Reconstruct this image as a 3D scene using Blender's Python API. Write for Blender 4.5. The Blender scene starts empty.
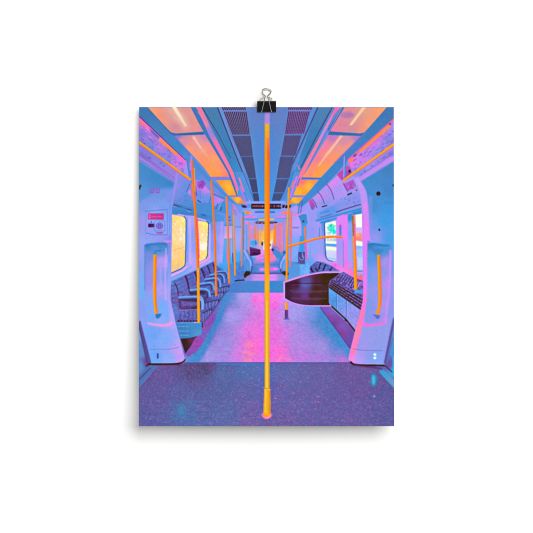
import bpy
import bmesh
import math
import numpy as np
from mathutils import Vector

# ------------------------------------------------------------------ camera, light, exposure
S = bpy.context.scene
PXM = 0.2032 / 255.0                      # metres per print unit (an 8 x 10 inch sheet)
HZ = 1.55                                 # height of the picture centre on the wall
CAM_D = 6.0

cam_data = bpy.data.cameras.new("camera")
cam = bpy.data.objects.new("camera", cam_data)
S.collection.objects.link(cam)
cam.location = (0.0, -CAM_D, HZ)
cam.rotation_euler = (math.radians(90), 0, 0)
cam_data.sensor_width = 36.0
cam_data.lens = 36.0 * (CAM_D - 0.011) / (533.0 * PXM)
cam_data.clip_start = 0.1
cam_data.clip_end = 60.0
S.camera = cam

world = bpy.data.worlds.new("World")
S.world = world
world.use_nodes = True
bg = world.node_tree.nodes["Background"]
bg.inputs["Color"].default_value = (1.0, 1.0, 1.0, 1.0)
bg.inputs["Strength"].default_value = 0.41

ld = bpy.data.lights.new("softbox", 'AREA')    # one large softbox, up and to the right of the camera
ld.shape = 'RECTANGLE'
ld.size = 10.0
ld.size_y = 9.8
ld.energy = 1700.0
ld.color = (1.0, 0.995, 0.985)
lamp = bpy.data.objects.new("softbox", ld)
S.collection.objects.link(lamp)
lamp.location = (4.6, -10.0, HZ + 5.1)
lamp.rotation_euler = (math.radians(90), 0, 0)

S.view_settings.view_transform = 'Standard'
S.view_settings.look = 'None'
S.view_settings.exposure = 0.0
S.view_settings.gamma = 1.0
S.cycles.max_bounces = 6


def P(x, y, d):
    """print units (x right, y down) and distance from the wall in mm -> world"""
    return Vector(((x - 266.5) * PXM, -d * 0.001, HZ + (266.5 - y) * PXM))


# ------------------------------------------------------------------ materials
def principled(name, color, rough, metal=0.0, spec=0.5):
    m = bpy.data.materials.new(name)
    m.use_nodes = True
    b = m.node_tree.nodes["Principled BSDF"]
    b.inputs["Base Color"].default_value = (*color, 1.0)
    b.inputs["Roughness"].default_value = rough
    b.inputs["Metallic"].default_value = metal
    b.inputs["Specular IOR Level"].default_value = spec
    return m, m.node_tree.nodes, m.node_tree.links, b


def add_bump(nodes, links, b, scale, strength, dist, detail=3.0):
    tc = nodes.new("ShaderNodeTexCoord")
    n = nodes.new("ShaderNodeTexNoise")
    n.inputs["Scale"].default_value = scale
    n.inputs["Detail"].default_value = detail
    links.new(tc.outputs["Object"], n.inputs["Vector"])
    bump = nodes.new("ShaderNodeBump")
    bump.inputs["Strength"].default_value = strength
    bump.inputs["Distance"].default_value = dist
    links.new(n.outputs["Fac"], bump.inputs["Height"])
    links.new(bump.outputs["Normal"], b.inputs["Normal"])
    return n


M_WALL, nn, ll, bb = principled("white_wall_paint", (0.93, 0.93, 0.93), 0.8, spec=0.1)
add_bump(nn, ll, bb, 600.0, 0.03, 0.0003)
M_PAPER, nn, ll, bb = principled("white_paper", (0.88, 0.88, 0.87), 0.6, spec=0.2)
add_bump(nn, ll, bb, 900.0, 0.05, 0.0001)
M_PRINT, nn, ll, bb = principled("printed_ink_on_lustre_paper", (0.5, 0.5, 0.5), 0.5, spec=0.02)
att = nn.new("ShaderNodeAttribute")
att.attribute_name = "print_colour"
ll.new(att.outputs["Color"], bb.inputs["Base Color"])
M_BLACK, nn, ll, bb = principled("black_enamelled_steel", (0.004, 0.004, 0.004), 0.3, spec=0.22)
nz = add_bump(nn, ll, bb, 2500.0, 0.06, 0.00005)
M_WIRE, nn, ll, bb = principled("nickel_plated_wire", (0.54, 0.505, 0.46), 0.3, metal=1.0)
add_bump(nn, ll, bb, 1500.0, 0.05, 0.00005)


# ------------------------------------------------------------------ object helpers
def link(o, parent=None):
    S.collection.objects.link(o)
    if parent is not None:
        o.parent = parent
        o.location = -Vector(parent.location)
    return o


def mesh_object(name, bm, mat, parent=None, smooth=False):
    me = bpy.data.meshes.new(name)
    bmesh.ops.recalc_face_normals(bm, faces=bm.faces)
    bm.to_mesh(me)
    bm.free()
    me.materials.append(mat)
    if smooth:
        me.polygons.foreach_set("use_smooth", [True] * len(me.polygons))
    return link(bpy.data.objects.new(name, me), parent)


def thing(name, label, cat, loc):
    o = bpy.data.objects.new(name, None)
    o.empty_display_size = 0.01
    o.location = loc
    S.collection.objects.link(o)
    o["label"] = label
    o["category"] = cat
    return o


# ------------------------------------------------------------------ the white wall
bm = bmesh.new()
bmesh.ops.create_cube(bm, size=1.0)
bmesh.ops.scale(bm, vec=(7.0, 0.12, 3.6), verts=bm.verts)
bmesh.ops.translate(bm, vec=(0, 0.06, HZ + 0.25), verts=bm.verts)
wall = mesh_object("wall", bm, M_WALL)
wall["kind"] = "structure"

INK_GAIN = 0.835
# ---------------------------------------------------------------------------
# The printed picture: a flat colour print, drawn shape by shape.  Print
# coordinates: x 139..394, y 107..426 (y down) over the 8 x 10 inch sheet.
# ---------------------------------------------------------------------------
K = 6                                   # drawing samples per print unit
DS = 2                                  # averaged down by this
PX0, PY0, PW, PH = 139.0, 107.0, 255, 319
CV = np.zeros((PH * K, PW * K, 3), np.float32)
RNG = np.random.default_rng(7)


def tile(ox, oy, size):
    s = size / 533.0
    return lambda *p: [(ox + u * s, oy + v * s) for u, v in p]


def box_blur(m, r):
    """separable triple box blur, r in samples"""
    r = int(max(1, round(r)))
    for _ in range(2):
        for ax in (0, 1):
            pad = [(0, 0)] * m.ndim
            pad[ax] = (r + 1, r)
            c = np.cumsum(np.pad(m, pad, mode='edge'), axis=ax, dtype=np.float64)
            n = m.shape[ax]
            if ax == 0:
                m = ((c[2 * r + 1:2 * r + 1 + n] - c[:n]) / (2 * r + 1)).astype(np.float32)
            else:
                m = ((c[:, 2 * r + 1:2 * r + 1 + n] - c[:, :n]) / (2 * r + 1)).astype(np.float32)
    return m


def window(x0, y0, x1, y1, pad=0.0):
    a = max(0, int((x0 - pad - PX0) * K) - 1)
    b = min(PW * K, int((x1 + pad - PX0) * K) + 2)
    c = max(0, int((y0 - pad - PY0) * K) - 1)
    d = min(PH * K, int((y1 + pad - PY0) * K) + 2)
    return a, b, c, d


def grid(a, b, c, d):
    X = PX0 + (np.arange(a, b, dtype=np.float32) + .5) / K
    Y = PY0 + (np.arange(c, d, dtype=np.float32) + .5) / K
    return X[None, :], Y[:, None]


def ink(fill, X, Y):
    """a colour, or a list of (x, y, colour) anchors blended over the shape"""
    if isinstance(fill, tuple):
        return np.array(fill, np.float32)
    if len(fill) == 2:
        (x0, y0, c0), (x1, y1, c1) = fill
        dx, dy = x1 - x0, y1 - y0
        t = np.clip(((X - x0) * dx + (Y - y0) * dy) / (dx * dx + dy * dy), 0, 1)[..., None]
        return np.array(c0, np.float32) * (1 - t) + np.array(c1, np.float32) * t
    acc, wt = 0, 0
    for x, y, c in fill:
        w = 1.0 / ((X - x) ** 2 + (Y - y) ** 2 + 2.0) ** 1.4
        acc = acc + w[..., None] * np.array(c, np.float32)
        wt = wt + w
    return acc / wt[..., None]


def poly_mask(pts, X, Y):
    m = np.zeros((Y.shape[0], X.shape[1]), bool)
    n = len(pts)
    for i in range(n):
        (x0, y0), (x1, y1) = pts[i], pts[(i + 1) % n]
        if y0 == y1:
            continue
        r0 = np.searchsorted(Y[:, 0], min(y0, y1))
        r1 = np.searchsorted(Y[:, 0], max(y0, y1))
        if r1 > r0:
            yy = Y[r0:r1]
            m[r0:r1] ^= X < (x1 - x0) * (yy - y0) / (y1 - y0) + x0
    return m


def stamp(mask, a, b, c, d, fill, soft, alpha, X, Y):
    m = mask.astype(np.float32)
    if soft:
        m = box_blur(m, soft * K)
    m = (m * alpha)[..., None]
    CV[c:d, a:b] = CV[c:d, a:b] * (1 - m) + ink(fill, X, Y) * m


def poly(pts, fill, soft=0.0, alpha=1.0):
    xs, ys = [p[0] for p in pts], [p[1] for p in pts]
    a, b, c, d = window(min(xs), min(ys), max(xs), max(ys), soft * 2.5)
    if b <= a or d <= c:
        return
    X, Y = grid(a, b, c, d)
    stamp(poly_mask(pts, X, Y), a, b, c, d, fill, soft, alpha, X, Y)


def rect(x0, y0, x1, y1, fill, soft=0.0, alpha=1.0):
    poly([(x0, y0), (x1, y0), (x1, y1), (x0, y1)], fill, soft, alpha)


def ell(cx, cy, rx, ry, fill, soft=0.0, alpha=1.0, rot=0.0):
    ca, sa = math.cos(rot), math.sin(rot)
    pts = []
    for i in range(36):
        t = i * math.pi / 18
        u, v = rx * math.cos(t), ry * math.sin(t)
        pts.append((cx + u * ca - v * sa, cy + u * sa + v * ca))
    poly(pts, fill, soft, alpha)


def curve(pts, n=7, closed=False):
    out, m = [], len(pts)
    for i in range(m if closed else m - 1):
        if closed:
            p0, p1, p2, p3 = pts[i - 1], pts[i], pts[(i + 1) % m], pts[(i + 2) % m]
        else:
            p0, p1, p2, p3 = pts[max(i - 1, 0)], pts[i], pts[i + 1], pts[min(i + 2, m - 1)]
        for k in range(n):
            t = k / n
            out.append(tuple(.5 * (2 * p1[j] + (p2[j] - p0[j]) * t
                                   + (2 * p0[j] - 5 * p1[j] + 4 * p2[j] - p3[j]) * t * t
                                   + (3 * p1[j] - p0[j] - 3 * p2[j] + p3[j]) * t ** 3) for j in (0, 1)))
    if not closed:
        out.append(pts[-1])
    return out


def line(pts, w0, fill, w1=None, soft=0.0, alpha=1.0, shift=0.0):
    """a stroke of width w0 (tapering to w1), moved sideways by shift"""
    w1 = w0 if w1 is None else w1
    n = len(pts)
    L, R = [], []
    for i in range(n):
        ax, ay = pts[max(i - 1, 0)]
        bx, by = pts[min(i + 1, n - 1)]
        h = math.hypot(bx - ax, by - ay) or 1
        nx, ny = -(by - ay) / h, (bx - ax) / h
        w = w0 + (w1 - w0) * i / max(1, n - 1)
        x, y = pts[i]
        L.append((x + nx * (shift + w / 2), y + ny * (shift + w / 2)))
        R.append((x + nx * (shift - w / 2), y + ny * (shift - w / 2)))
    poly(L + R[::-1], fill, soft, alpha)


def value_noise(h, w, cx, cy):
    g = RNG.random((int(h / cy) + 3, int(w / cx) + 3)).astype(np.float32)
    y, x = np.arange(h) / cy, np.arange(w) / cx
    yi, xi = y.astype(int), x.astype(int)
    fy, fx = (y - yi)[:, None], (x - xi)[None, :]
    fy, fx = fy * fy * (3 - 2 * fy), fx * fx * (3 - 2 * fx)
    g00, g01 = g[yi][:, xi], g[yi][:, xi + 1]
    g10, g11 = g[yi + 1][:, xi], g[yi + 1][:, xi + 1]
    return (g00 * (1 - fx) + g01 * fx) * (1 - fy) + (g10 * (1 - fx) + g11 * fx) * fy


def grain(pts, amp, cx=1.0, cy=1.0, tint=(1, 1, 1), lo=0.0, soft=0.0):
    """speckle inside an outline: adds tint * amp where the noise rises over lo"""
    xs, ys = [p[0] for p in pts], [p[1] for p in pts]
    a, b, c, d = window(min(xs), min(ys), max(xs), max(ys))
    if b <= a or d <= c:
        return
    X, Y = grid(a, b, c, d)
    m = poly_mask(pts, X, Y).astype(np.float32)
    if soft:
        m = box_blur(m, soft * K)
    n = value_noise(d - c, b - a, cx * K, cy * K)
    n = (n - .5) * 2 if lo == 0 else np.clip((n - lo) / (1 - lo), 0, 1)
    CV[c:d, a:b] += (n * m * amp)[..., None] * np.array(tint, np.float32)


def pole(pts, w0, w1=None, lit=(255, 150, 20), body=(255, 118, 8), dark=None):
    """an orange grab pole: light edge, body, pink or dark far edge"""
    w1 = w0 if w1 is None else w1
    line(pts, w0, body, w1)
    line(pts, w0 * .42, lit, w1 * .42, shift=w0 * .24, soft=.12)
    if dark:
        line(pts, w0 * .3, dark, w1 * .3, shift=-w0 * .34, soft=.1)


def draw_print():
    global CV
    A, B = tile(134, 102, 70), tile(198, 102, 70)
    C, D = tile(264, 102, 70), tile(328, 102, 70)
    E, F = tile(134, 166, 70), tile(198, 166, 70)
    G, H = tile(264, 166, 70), tile(328, 166, 70)
    VX, VY = 267.0, 240.0
    # ---- ground colours -------------------------------------------------
    rect(139, 107, 394, 426, [(150, 110, (66, 128, 186)), (267, 115, (92, 134, 206)), (385, 110, (66, 128, 190)),
                              (267, 190, (76, 148, 224)), (180, 170, (100, 140, 222)), (350, 170, (120, 145, 225)),
                              (200, 230, (140, 155, 245)), (330, 230, (155, 155, 245)), (267, 300, (160, 150, 235))])
    # ---- ceiling, middle ---------------------------------------------------
    poly([(217, 107), (317, 107), (300, 152), (280, 202), (254, 202), (240, 165)],
         [(267, 107, (104, 130, 200)), (256, 150, (86, 138, 212)), (267, 200, (74, 150, 228)), (225, 115, (88, 138, 208)),
          (308, 115, (86, 130, 206))])
    for i in range(22):                                # faint ribs along the middle
        x = 249 + i * 1.75
        line([(x, 107), (VX + (x - VX) * .28, 201)], .5, (66, 110, 182), .2, alpha=.28, soft=.1)
    # teal coves left and right of the vents
    poly(B((25, 40), (150, 40), (345, 533), (275, 533)) + [(246, 195), (243, 195)],
         [(205, 108, (74, 128, 178)), (228, 145, (64, 130, 190)), (240, 178, (66, 140, 212))])
    poly(C((405, 40), (525, 40), (300, 533), (185, 533)) + [(280, 200), (285, 200)],
         [(325, 108, (78, 130, 186)), (312, 140, (62, 128, 190)), (294, 178, (66, 142, 214))])
    for d in range(5):
        line([(203.5 + d * 2.9, 107), (236 + d * 2.0, 176)], .5, (54, 104, 158), alpha=.35, soft=.15)
        line([(319 + d * 2.7, 107), (288.5 + d * 2.4, 176)], .5, (54, 104, 158), alpha=.35, soft=.15)
    line(B((30, 40), (150, 240), (250, 430)), .8, (70, 62, 112), .4)
    line(B((160, 40), (352, 533)), 4.2, (96, 146, 216), 2.0, soft=.2)
    line(B((148, 40), (338, 533)), 1.15, (62, 62, 112), .8)
    line([(243, 172), (254.5, 202)], .7, (84, 92, 170), .5)
    line(B((182, 40), (345, 533)), .8, (122, 112, 200), .5, soft=.1)
    line(C((410, 40), (190, 533)), 1.1, (72, 66, 130), .8)
    line([(289, 172), (279, 197)], .7, (84, 92, 180), .5)
    line(C((388, 40), (170, 533)), 3.0, (84, 140, 218), 1.6, soft=.2)
    line(C((520, 40), (400, 260), (280, 500)), 1.0, (74, 62, 112), .7)
    # vents: dark slotted grilles, then plain panels
    for L, R, tint in ((B, None, 0), (C, None, 1)):
        if tint == 0:
            q0 = L((178, 38), (365, 38), (368, 62), (190, 62))
            q1 = L((195, 74), (373, 74), (395, 246), (262, 248))
            rest = [L((261, 259), (400, 257), (419, 410), (323, 414)), L((325, 418), (420, 416)) + F((442, 93), (386, 95)),
                    F((387, 98), (444, 97), (457, 199), (413, 201)), F((414, 205), (458, 203), (468, 268), (428, 268))]
            base, bar, pan = (112, 118, 190), (66, 36, 48), (86, 90, 138)
        else:
            q0 = L((186, 38), (372, 38), (362, 60), (180, 60))
            q1 = L((184, 72), (350, 72), (306, 240), (160, 243))
            rest = [L((156, 255), (286, 255), (239, 408), (129, 408)), L((123, 416), (229, 416)) + G((194, 93), (96, 93)),
                    G((96, 98), (191, 98), (154, 201), (74, 202)), G((73, 207), (151, 205), (122, 265), (60, 265))]
            base, bar, pan = (122, 110, 186), (84, 34, 80), (94, 88, 146)
        for q in (q0, q1):
            poly(q, base)
            lerp = lambda p, r, t: (p[0] + (r[0] - p[0]) * t, p[1] + (r[1] - p[1]) * t)
            NB = 12
            for k in range(NB):                           # slots, drawn one by one between the sides
                t0, t1 = (k + .16) / NB, (k + .66) / NB
                poly([lerp(q[0], q[1], t0), lerp(q[0], q[1], t1), lerp(q[3], q[2], t1), lerp(q[3], q[2], t0)], bar)
            if q is q1:
                ym = q[2][1]
                poly([lerp(q[0], q[3], .45), lerp(q[1], q[2], .45), q[2], q[3]], tuple((a + b) // 2 for a, b in zip(base, bar)), soft=1.6, alpha=.42)
                for k in range(7):
                    t = (k + .5) / 7
                    line([lerp(q[0], q[3], t), lerp(q[1], q[2], t)], .45, base, soft=.15, alpha=.28)
        for i, q in enumerate(rest):
            f = i / 3
            poly(q, tuple(int(pan[j] * (1 - f) + (72, 104, 160)[j] * f) for j in range(3)))
            for k in range(13):
                t = (k + .5) / 13
                line([(q[0][0] + (q[1][0] - q[0][0]) * t, q[0][1]), (q[3][0] + (q[2][0] - q[3][0]) * t, q[3][1])],
                     .6, (58, 56, 98), .45, alpha=.55)
    for x0, x1, y in ((246.5, 256.6, 178.7), (250, 258.6, 193)):
        line([(x0, y), (x1, y)], 1.0, (84, 116, 190), soft=.2, alpha=.8)
    for x0, x1, y in ((276.4, 289.8, 178.8), (273.6, 284.6, 193)):
        line([(x0, y), (x1, y)], 1.0, (84, 112, 190), soft=.2, alpha=.8)
    line(B((190, 68), (372, 68)), .8, (112, 130, 214))
    line(B((258, 255), (398, 253)), .8, (92, 124, 202))
    line(B((322, 416), (420, 413)), .7, (84, 110, 182))
    line(C((182, 66), (352, 66)), .9, (118, 128, 210))
    line(C((158, 250), (300, 249)), .8, (98, 118, 200))
    line(C((126, 412), (234, 411)), .7, (90, 110, 188))
    # ---- ceiling light boxes, left ---------------------------------------
    poly(A((95, 40), (440, 40), (533, 225), (533, 258), (300, 262), (265, 230)), (56, 110, 172))
    poly(curve(A((105, 40), (190, 135), (265, 215), (285, 232)), 5) + A((320, 240), (533, 226), (524, 212), (436, 40)),
         [(152, 108, (252, 156, 120)), (170, 112, (226, 158, 152)), (188, 110, (220, 150, 150)), (160, 118, (240, 150, 126)),
          (175, 128, (214, 142, 152)), (196, 124, (232, 146, 144)), (202, 131, (224, 140, 160)), (180, 118, (232, 168, 156))])
    poly(A((240, 40), (330, 40), (430, 190), (390, 215)), (240, 190, 172), soft=2.2, alpha=.55)
    poly(A((284, 30), (316, 30), (403, 180), (390, 190)), [(173, 107, (250, 238, 206)), (186, 126, (246, 214, 184))], soft=.5, alpha=.95)
    P2 = [(174.6, 135.6), (207.2, 134.6), (228.9, 173), (230.8, 177.4), (211.4, 178), (204, 167.7)]
    poly(P2, [(178, 136, (150, 120, 196)), (205, 136, (198, 134, 190)), (182, 141, (214, 140, 170)), (190, 150, (250, 152, 122)),
              (203, 150, (250, 158, 132)), (212, 150, (252, 140, 140)), (206, 166, (255, 150, 96)), (222, 168, (255, 138, 126)), (218, 170, (255, 160, 84)),
              (216, 177, (255, 158, 70)), (212, 160, (252, 160, 106)), (210, 170, (255, 160, 84)), (204, 158, (252, 150, 110)), (228, 177, (255, 126, 128)), (198, 143, (236, 150, 152))])
    line([(193, 136.6), (201, 148)], 2.0, (250, 206, 194), 1.6, soft=.5, alpha=.75)
    line([(200, 146.6), (207.6, 157.4)], 1.5, (250, 196, 170), .8, soft=.6, alpha=.5)
    line(F((92, 92), (280, 92)), 2.6, (138, 124, 222), 2.2)
    P3 = F((136, 108), (286, 108), (306, 222), (250, 228), (228, 222))
    poly(P3, [(218, 181, (255, 150, 60)), (233, 182, (255, 160, 80)), (228, 188, (255, 186, 66)), (236, 194, (255, 164, 44)),
              (224, 190, (255, 160, 40))])
    line(F((215, 230), (330, 230)), 1.7, (144, 128, 226))
    poly(F((250, 238), (318, 237), (345, 285), (300, 287)), [(232, 198, (255, 150, 36)), (238, 199, (255, 186, 60)), (242, 203, (255, 140, 40))])
    # pink trim rail beside the boxes
    poly(A((432, 40), (466, 40)) + B((130, 262), (245, 533)) + [(238, 196), (236.5, 196)] + B((225, 533), (62, 262), (0, 150)), (70, 120, 190))
    poly(A((468, 40), (512, 40)) + B((118, 235), (268, 533)) + [(239, 190), (236.5, 190)] + B((240, 533), (88, 262), (0, 62)),
         [(198, 109, (236, 118, 158)), (207, 122, (222, 124, 176)), (211, 130, (150, 130, 222)), (220, 146, (240, 112, 172)), (231, 172, (255, 118, 160)),
          (237, 188, (232, 110, 200))])
    line(B((0, 72), (70, 190)), .7, (252, 132, 150), soft=.2)
    # ---- ceiling light boxes, right ---------------------------------------
    poly(D((108, 40), (470, 40), (260, 262), (0, 262), (0, 205)), (56, 114, 180))
    poly(D((126, 40), (452, 40), (278, 232), (240, 240), (20, 224), (22, 210)),
         [(348, 109, (226, 140, 150)), (364, 109, (228, 162, 140)), (382, 109, (250, 158, 112)), (340, 125, (222, 132, 160)), (334, 131, (232, 124, 170)),
          (352, 130, (212, 140, 158)), (370, 122, (246, 156, 118)), (362, 132, (236, 148, 130)), (356, 115, (222, 150, 150))])
    ell(347, 115, 7.5, 3.2, (176, 118, 186), soft=1.2, alpha=.85)
    poly(D((262, 40), (290, 40), (182, 178), (160, 176)), (250, 206, 164), soft=.4, alpha=.9)
    Q2 = [(328.2, 135), (361, 136), (331.6, 166), (320.4, 177.8), (301.6, 177.2), (306.4, 171)]
    poly(Q2, [(332, 136, (190, 120, 200)), (357, 137, (178, 126, 196)), (346, 140, (212, 142, 172)), (340, 150, (240, 152, 136)), (350, 146, (240, 148, 134)),
              (324, 146, (242, 128, 168)), (330, 156, (252, 150, 118)), (316, 158, (248, 124, 154)), (322, 168, (255, 158, 84)), (310, 172, (255, 140, 120)),
              (336, 160, (255, 150, 106)), (316, 176, (255, 160, 72))])
    poly(D((92, 256), (116, 256), (12, 392), (0, 400), (-70, 490), (-78, 486), (0, 372)), (252, 190, 164), soft=.4, alpha=.85)
    line(G((278, 93), (440, 96)), 1.7, (80, 116, 206))
    poly(G((272, 104), (412, 106), (322, 224), (222, 222)), [(302, 181, (255, 120, 120)), (316, 181, (255, 150, 70)), (308, 187, (255, 182, 60)), (298, 193, (255, 176, 50)),
                                                              (306, 194, (255, 160, 50))])
    line(G((212, 230), (318, 231)), 1.5, (140, 128, 226))
    poly(G((215, 238), (300, 238), (264, 286), (188, 286)), [(300, 198, (255, 160, 50)), (294, 200, (255, 186, 60)), (291, 203, (255, 140, 40))])
    poly(C((533, 66), (533, 112)) + G((352, -10), (240, 160), (222, 160), (328, -10)) + C((325, 510)), (84, 130, 216), soft=.1)
    poly([(335, 107), (341, 107)] + C((533, 98), (312, 533)) + [(296.5, 188), (294.8, 188)] + C((276, 533), (533, 62)),
         [(337, 110, (240, 104, 178)), (330, 124, (226, 122, 194)), (325, 133, (186, 134, 226)), (318, 146, (242, 120, 166)), (303, 172, (255, 120, 150)),
          (296, 186, (226, 110, 226))])
    line([(342.2, 107), (326.5, 136)], 1.0, (142, 132, 226), soft=.15)
    # ---- ceiling end, small clutter by the vanishing point -----------------
    for x0, y0, x1, y1, w, c in ((240, 186, 247, 206, 1.6, (176, 124, 236)), (243, 190, 250, 204, .9, (96, 130, 224)), (239, 178, 244, 192, 1.6, (246, 116, 180)),
                                 (246, 195, 252, 205, .8, (120, 140, 236)), (249, 200, 251, 203, 1.2, (240, 120, 190)), (240, 197, 245, 204, 1.3, (255, 130, 120)),
                                 (297, 176, 290, 198, 1.5, (226, 116, 226)), (294, 170, 287, 192, 1.0, (70, 120, 206)), (289, 180, 284, 200, 1.2, (98, 130, 222)),
                                 (294, 181, 291, 188, 1.4, (255, 120, 90)), (288.4, 202, 282, 212, .9, (142, 148, 246)),
                                 (298, 165, 299.5, 170, 1.2, (240, 110, 150)), (300, 178, 297, 186, 1.2, (90, 120, 220))):
        line([(x0, y0), (x1, y1)], w, c, soft=.15)
    rect(246, 201.4, 286, 204, (140, 156, 246), soft=.3)

    # =====================================================================
    # LEFT SIDE
    # =====================================================================
    poly([(139, 107), (146.6, 107), (168, 131), (173, 136), (210, 178), (236, 204), (226, 204), (186, 160.5), (139, 116.5)],
         [(142, 110, (66, 120, 180)), (160, 128, (72, 128, 190)), (176, 144, (64, 136, 200)), (190, 160, (82, 140, 214)), (215, 188, (84, 138, 216))])
    line([(172, 134), (190, 155)], 1.6, (98, 118, 206), soft=.4, alpha=.8)
    # wall above the windows, up to the far end
    poly([(186, 160), (232, 203), (246, 207), (246, 290), (170, 290), (170, 180)],
         [(195, 172, (90, 140, 220)), (200, 195, (138, 136, 232)), (180, 195, (106, 144, 230)), (210, 210, (70, 140, 216)), (225, 215, (108, 148, 236)),
          (190, 208, (76, 140, 214)), (240, 225, (120, 155, 240)), (218, 240, (156, 152, 245)), (190, 240, (152, 162, 246))])
    # advert band
    ads = [(139, 117.2), (186.2, 161), (190.5, 180.5), (174.7, 182.4), (139, 160.5)]
    poly(ads, [(141, 124, (196, 110, 226)), (141, 134, (128, 122, 222)), (150, 130, (186, 112, 226)), (160, 146, (176, 124, 226)), (178, 162, (210, 118, 232)),
               (150, 148, (118, 136, 220)), (165, 160, (122, 132, 226)), (145, 152, (138, 120, 216)), (184, 176, (128, 138, 232)), (170, 172, (150, 126, 226)),
               (184, 163, (214, 116, 236))])
    for i in range(150):                                  # tiny unreadable print on the adverts
        t, s = RNG.random(), RNG.random()
        x = 140 + t * 46
        ytop = 119 + (x - 139) * .93
        ybot = 141 + (x - 139) * .78
        y = ytop + (ybot - ytop) * (.12 + .8 * s)
        l = .6 + RNG.random() * 2.2
        c = [(92, 96, 186), (88, 82, 170), (196, 148, 244), (230, 120, 226), (110, 140, 226)][i % 5]
        line([(x, y), (x + l, y + l * .9)], .35 + .5 * RNG.random(), c, soft=.15, alpha=.6)
    line([(139, 117.6), (186.4, 161.3)], 2.2, (252, 106, 214), 1.4, soft=.3)
    line([(139, 116.2), (185.9, 160.4)], .9, (84, 60, 128), .6)
    poly(A((30, 128), (92, 176), (86, 190), (30, 152)), (255, 122, 100), soft=.2)
    poly(A((90, 182), (128, 214), (112, 226), (85, 200)), (238, 120, 200), soft=.3)
    poly(A((110, 196), (150, 222), (196, 268), (184, 278), (140, 240)), (108, 106, 190), soft=.3)
    poly(A((196, 276), (334, 392), (322, 410), (188, 296)), (255, 134, 88), soft=.2)
    poly(A((200, 278), (330, 388), (325, 394), (196, 285)), (255, 150, 66), soft=.2)
    poly(A((330, 405), (395, 450), (385, 470), (335, 430)), (250, 104, 220), soft=.4)
    ell(179, 157.5, 1.2, .8, (255, 128, 90), soft=.2, rot=.7)
    # ledges under the rail
    poly([(139, 148.5), (172, 176), (175, 182.3), (139, 160.5)], [(141, 152, (128, 118, 214)), (160, 168, (158, 126, 228)), (174, 180, (166, 140, 236))], soft=.3)
    line([(139, 152.5), (174.5, 178.5)], 1.0, (110, 88, 186), soft=.3, alpha=.6)
    line([(139, 157.3), (174.5, 181)], 2.6, (166, 126, 230), soft=.4)
    line([(139, 155), (170, 177.2)], .5, (98, 96, 190), soft=.1, alpha=.7)
    for x, y in ((149, 157.5), (150.5, 158.2), (161, 163), (163.5, 166)):
        ell(x, y, 1.0, .55, (96, 72, 160), soft=.2, alpha=.7, rot=.6)
    # drop link and upright behind the rail end
    poly([(183.4, 171.5), (186, 163.5), (188.8, 163.5), (188.6, 178), (187, 177)], (160, 146, 240), soft=.2)
    line([(186.8, 158), (189.6, 176)], 1.5, (70, 134, 204), soft=.15)
    line([(191.5, 156), (190.3, 170)], 2.0, (172, 130, 236), soft=.4)
    # cream screens / curved panels above the windows
    poly([(174.7, 182.5), (190.5, 180.8), (190, 208), (173, 203), (172.5, 190)],
         [(176, 186, (134, 140, 234)), (186, 186, (110, 142, 228)), (176, 200, (110, 142, 230)), (188, 200, (84, 142, 220))])
    line([(177.5, 173), (172.5, 200)], 2.0, (156, 146, 242), soft=.5, alpha=.8)
    line([(190, 184), (186.5, 192)], .7, (86, 96, 150), soft=.1)
    poly([(188, 191), (190.6, 189), (191, 196), (188.5, 194)], (190, 134, 236), soft=.3)
    for k in range(16):
        x, y = 175.5 + RNG.random() * 13, 195 + RNG.random() * 7
        line([(x, y), (x + .8 + RNG.random(), y + .4)], .45, [(92, 108, 200), (176, 128, 226), (96, 96, 180)][k % 3], soft=.1, alpha=.8)
    poly([(173.2, 202), (212, 213), (232, 217), (232, 226), (208, 222), (173, 214)], [(176, 206, (70, 134, 208)), (200, 213, (64, 134, 206)), (225, 221, (80, 146, 226))], soft=.3)
    line([(172, 199.5), (191, 205)], .8, (80, 134, 214), soft=.2)
    line([(173.3, 204.6), (191.8, 210.4)], .95, (78, 62, 120), .7, soft=.08)
    line([(173.3, 206.4), (191, 212)], .9, (128, 150, 236), soft=.15)
    # bits between the first and the second pole
    poly([(193.4, 178), (200, 181), (212, 193), (211.5, 204), (195, 200)], [(198, 184, (170, 118, 230)), (207, 188, (206, 130, 234)), (200, 198, (110, 144, 232)), (210, 200, (104, 148, 236))], soft=.3)
    poly([(197.3, 184), (202.5, 179.8), (205.6, 183.4), (202.6, 189), (199, 188.5)], (160, 70, 190), soft=.3)
    for k in range(9):
        ell(197.5 + RNG.random() * 7, 182 + RNG.random() * 7, .7, .5, [(214, 110, 226), (110, 60, 160), (188, 90, 210)][k % 3], soft=.15)
    line([(195, 186), (196.8, 196)], 1.4, (110, 90, 200), soft=.3)
    line([(197.5, 200.2), (201, 202.4)], 1.0, (70, 66, 124), soft=.15)
    line([(200, 190), (200.6, 199)], .8, (90, 130, 220), soft=.2)
    line([(211, 197), (209, 204)], .8, (80, 100, 190), soft=.2)
    poly([(195, 203), (213, 203), (214, 216), (195, 214)], (72, 142, 216), soft=.6)
    line([(201, 214.4), (206, 215.6)], .7, (64, 70, 140), soft=.15)
    poly([(213, 192), (217.5, 193.5), (224, 199.5), (219.5, 203), (216, 206), (213.6, 206)], [(215, 195, (176, 126, 232)), (221, 200, (196, 132, 238)), (216, 204, (150, 140, 238))], soft=.2)
    poly([(217.5, 207), (221, 202), (225, 199.5), (226.5, 214), (217, 212)], (70, 142, 218), soft=.3)
    line(curve([(224.5, 199.6), (221, 203), (218.5, 210)]), .7, (150, 160, 250), soft=.1)
    line([(217.8, 203.5), (215.8, 209.5)], .6, (78, 86, 180), soft=.1)
    line([(221.5, 207), (220.5, 211)], .9, (72, 70, 150), soft=.2)
    line([(211, 193), (225, 199)], 1.8, (70, 132, 212), soft=.3)
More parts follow.
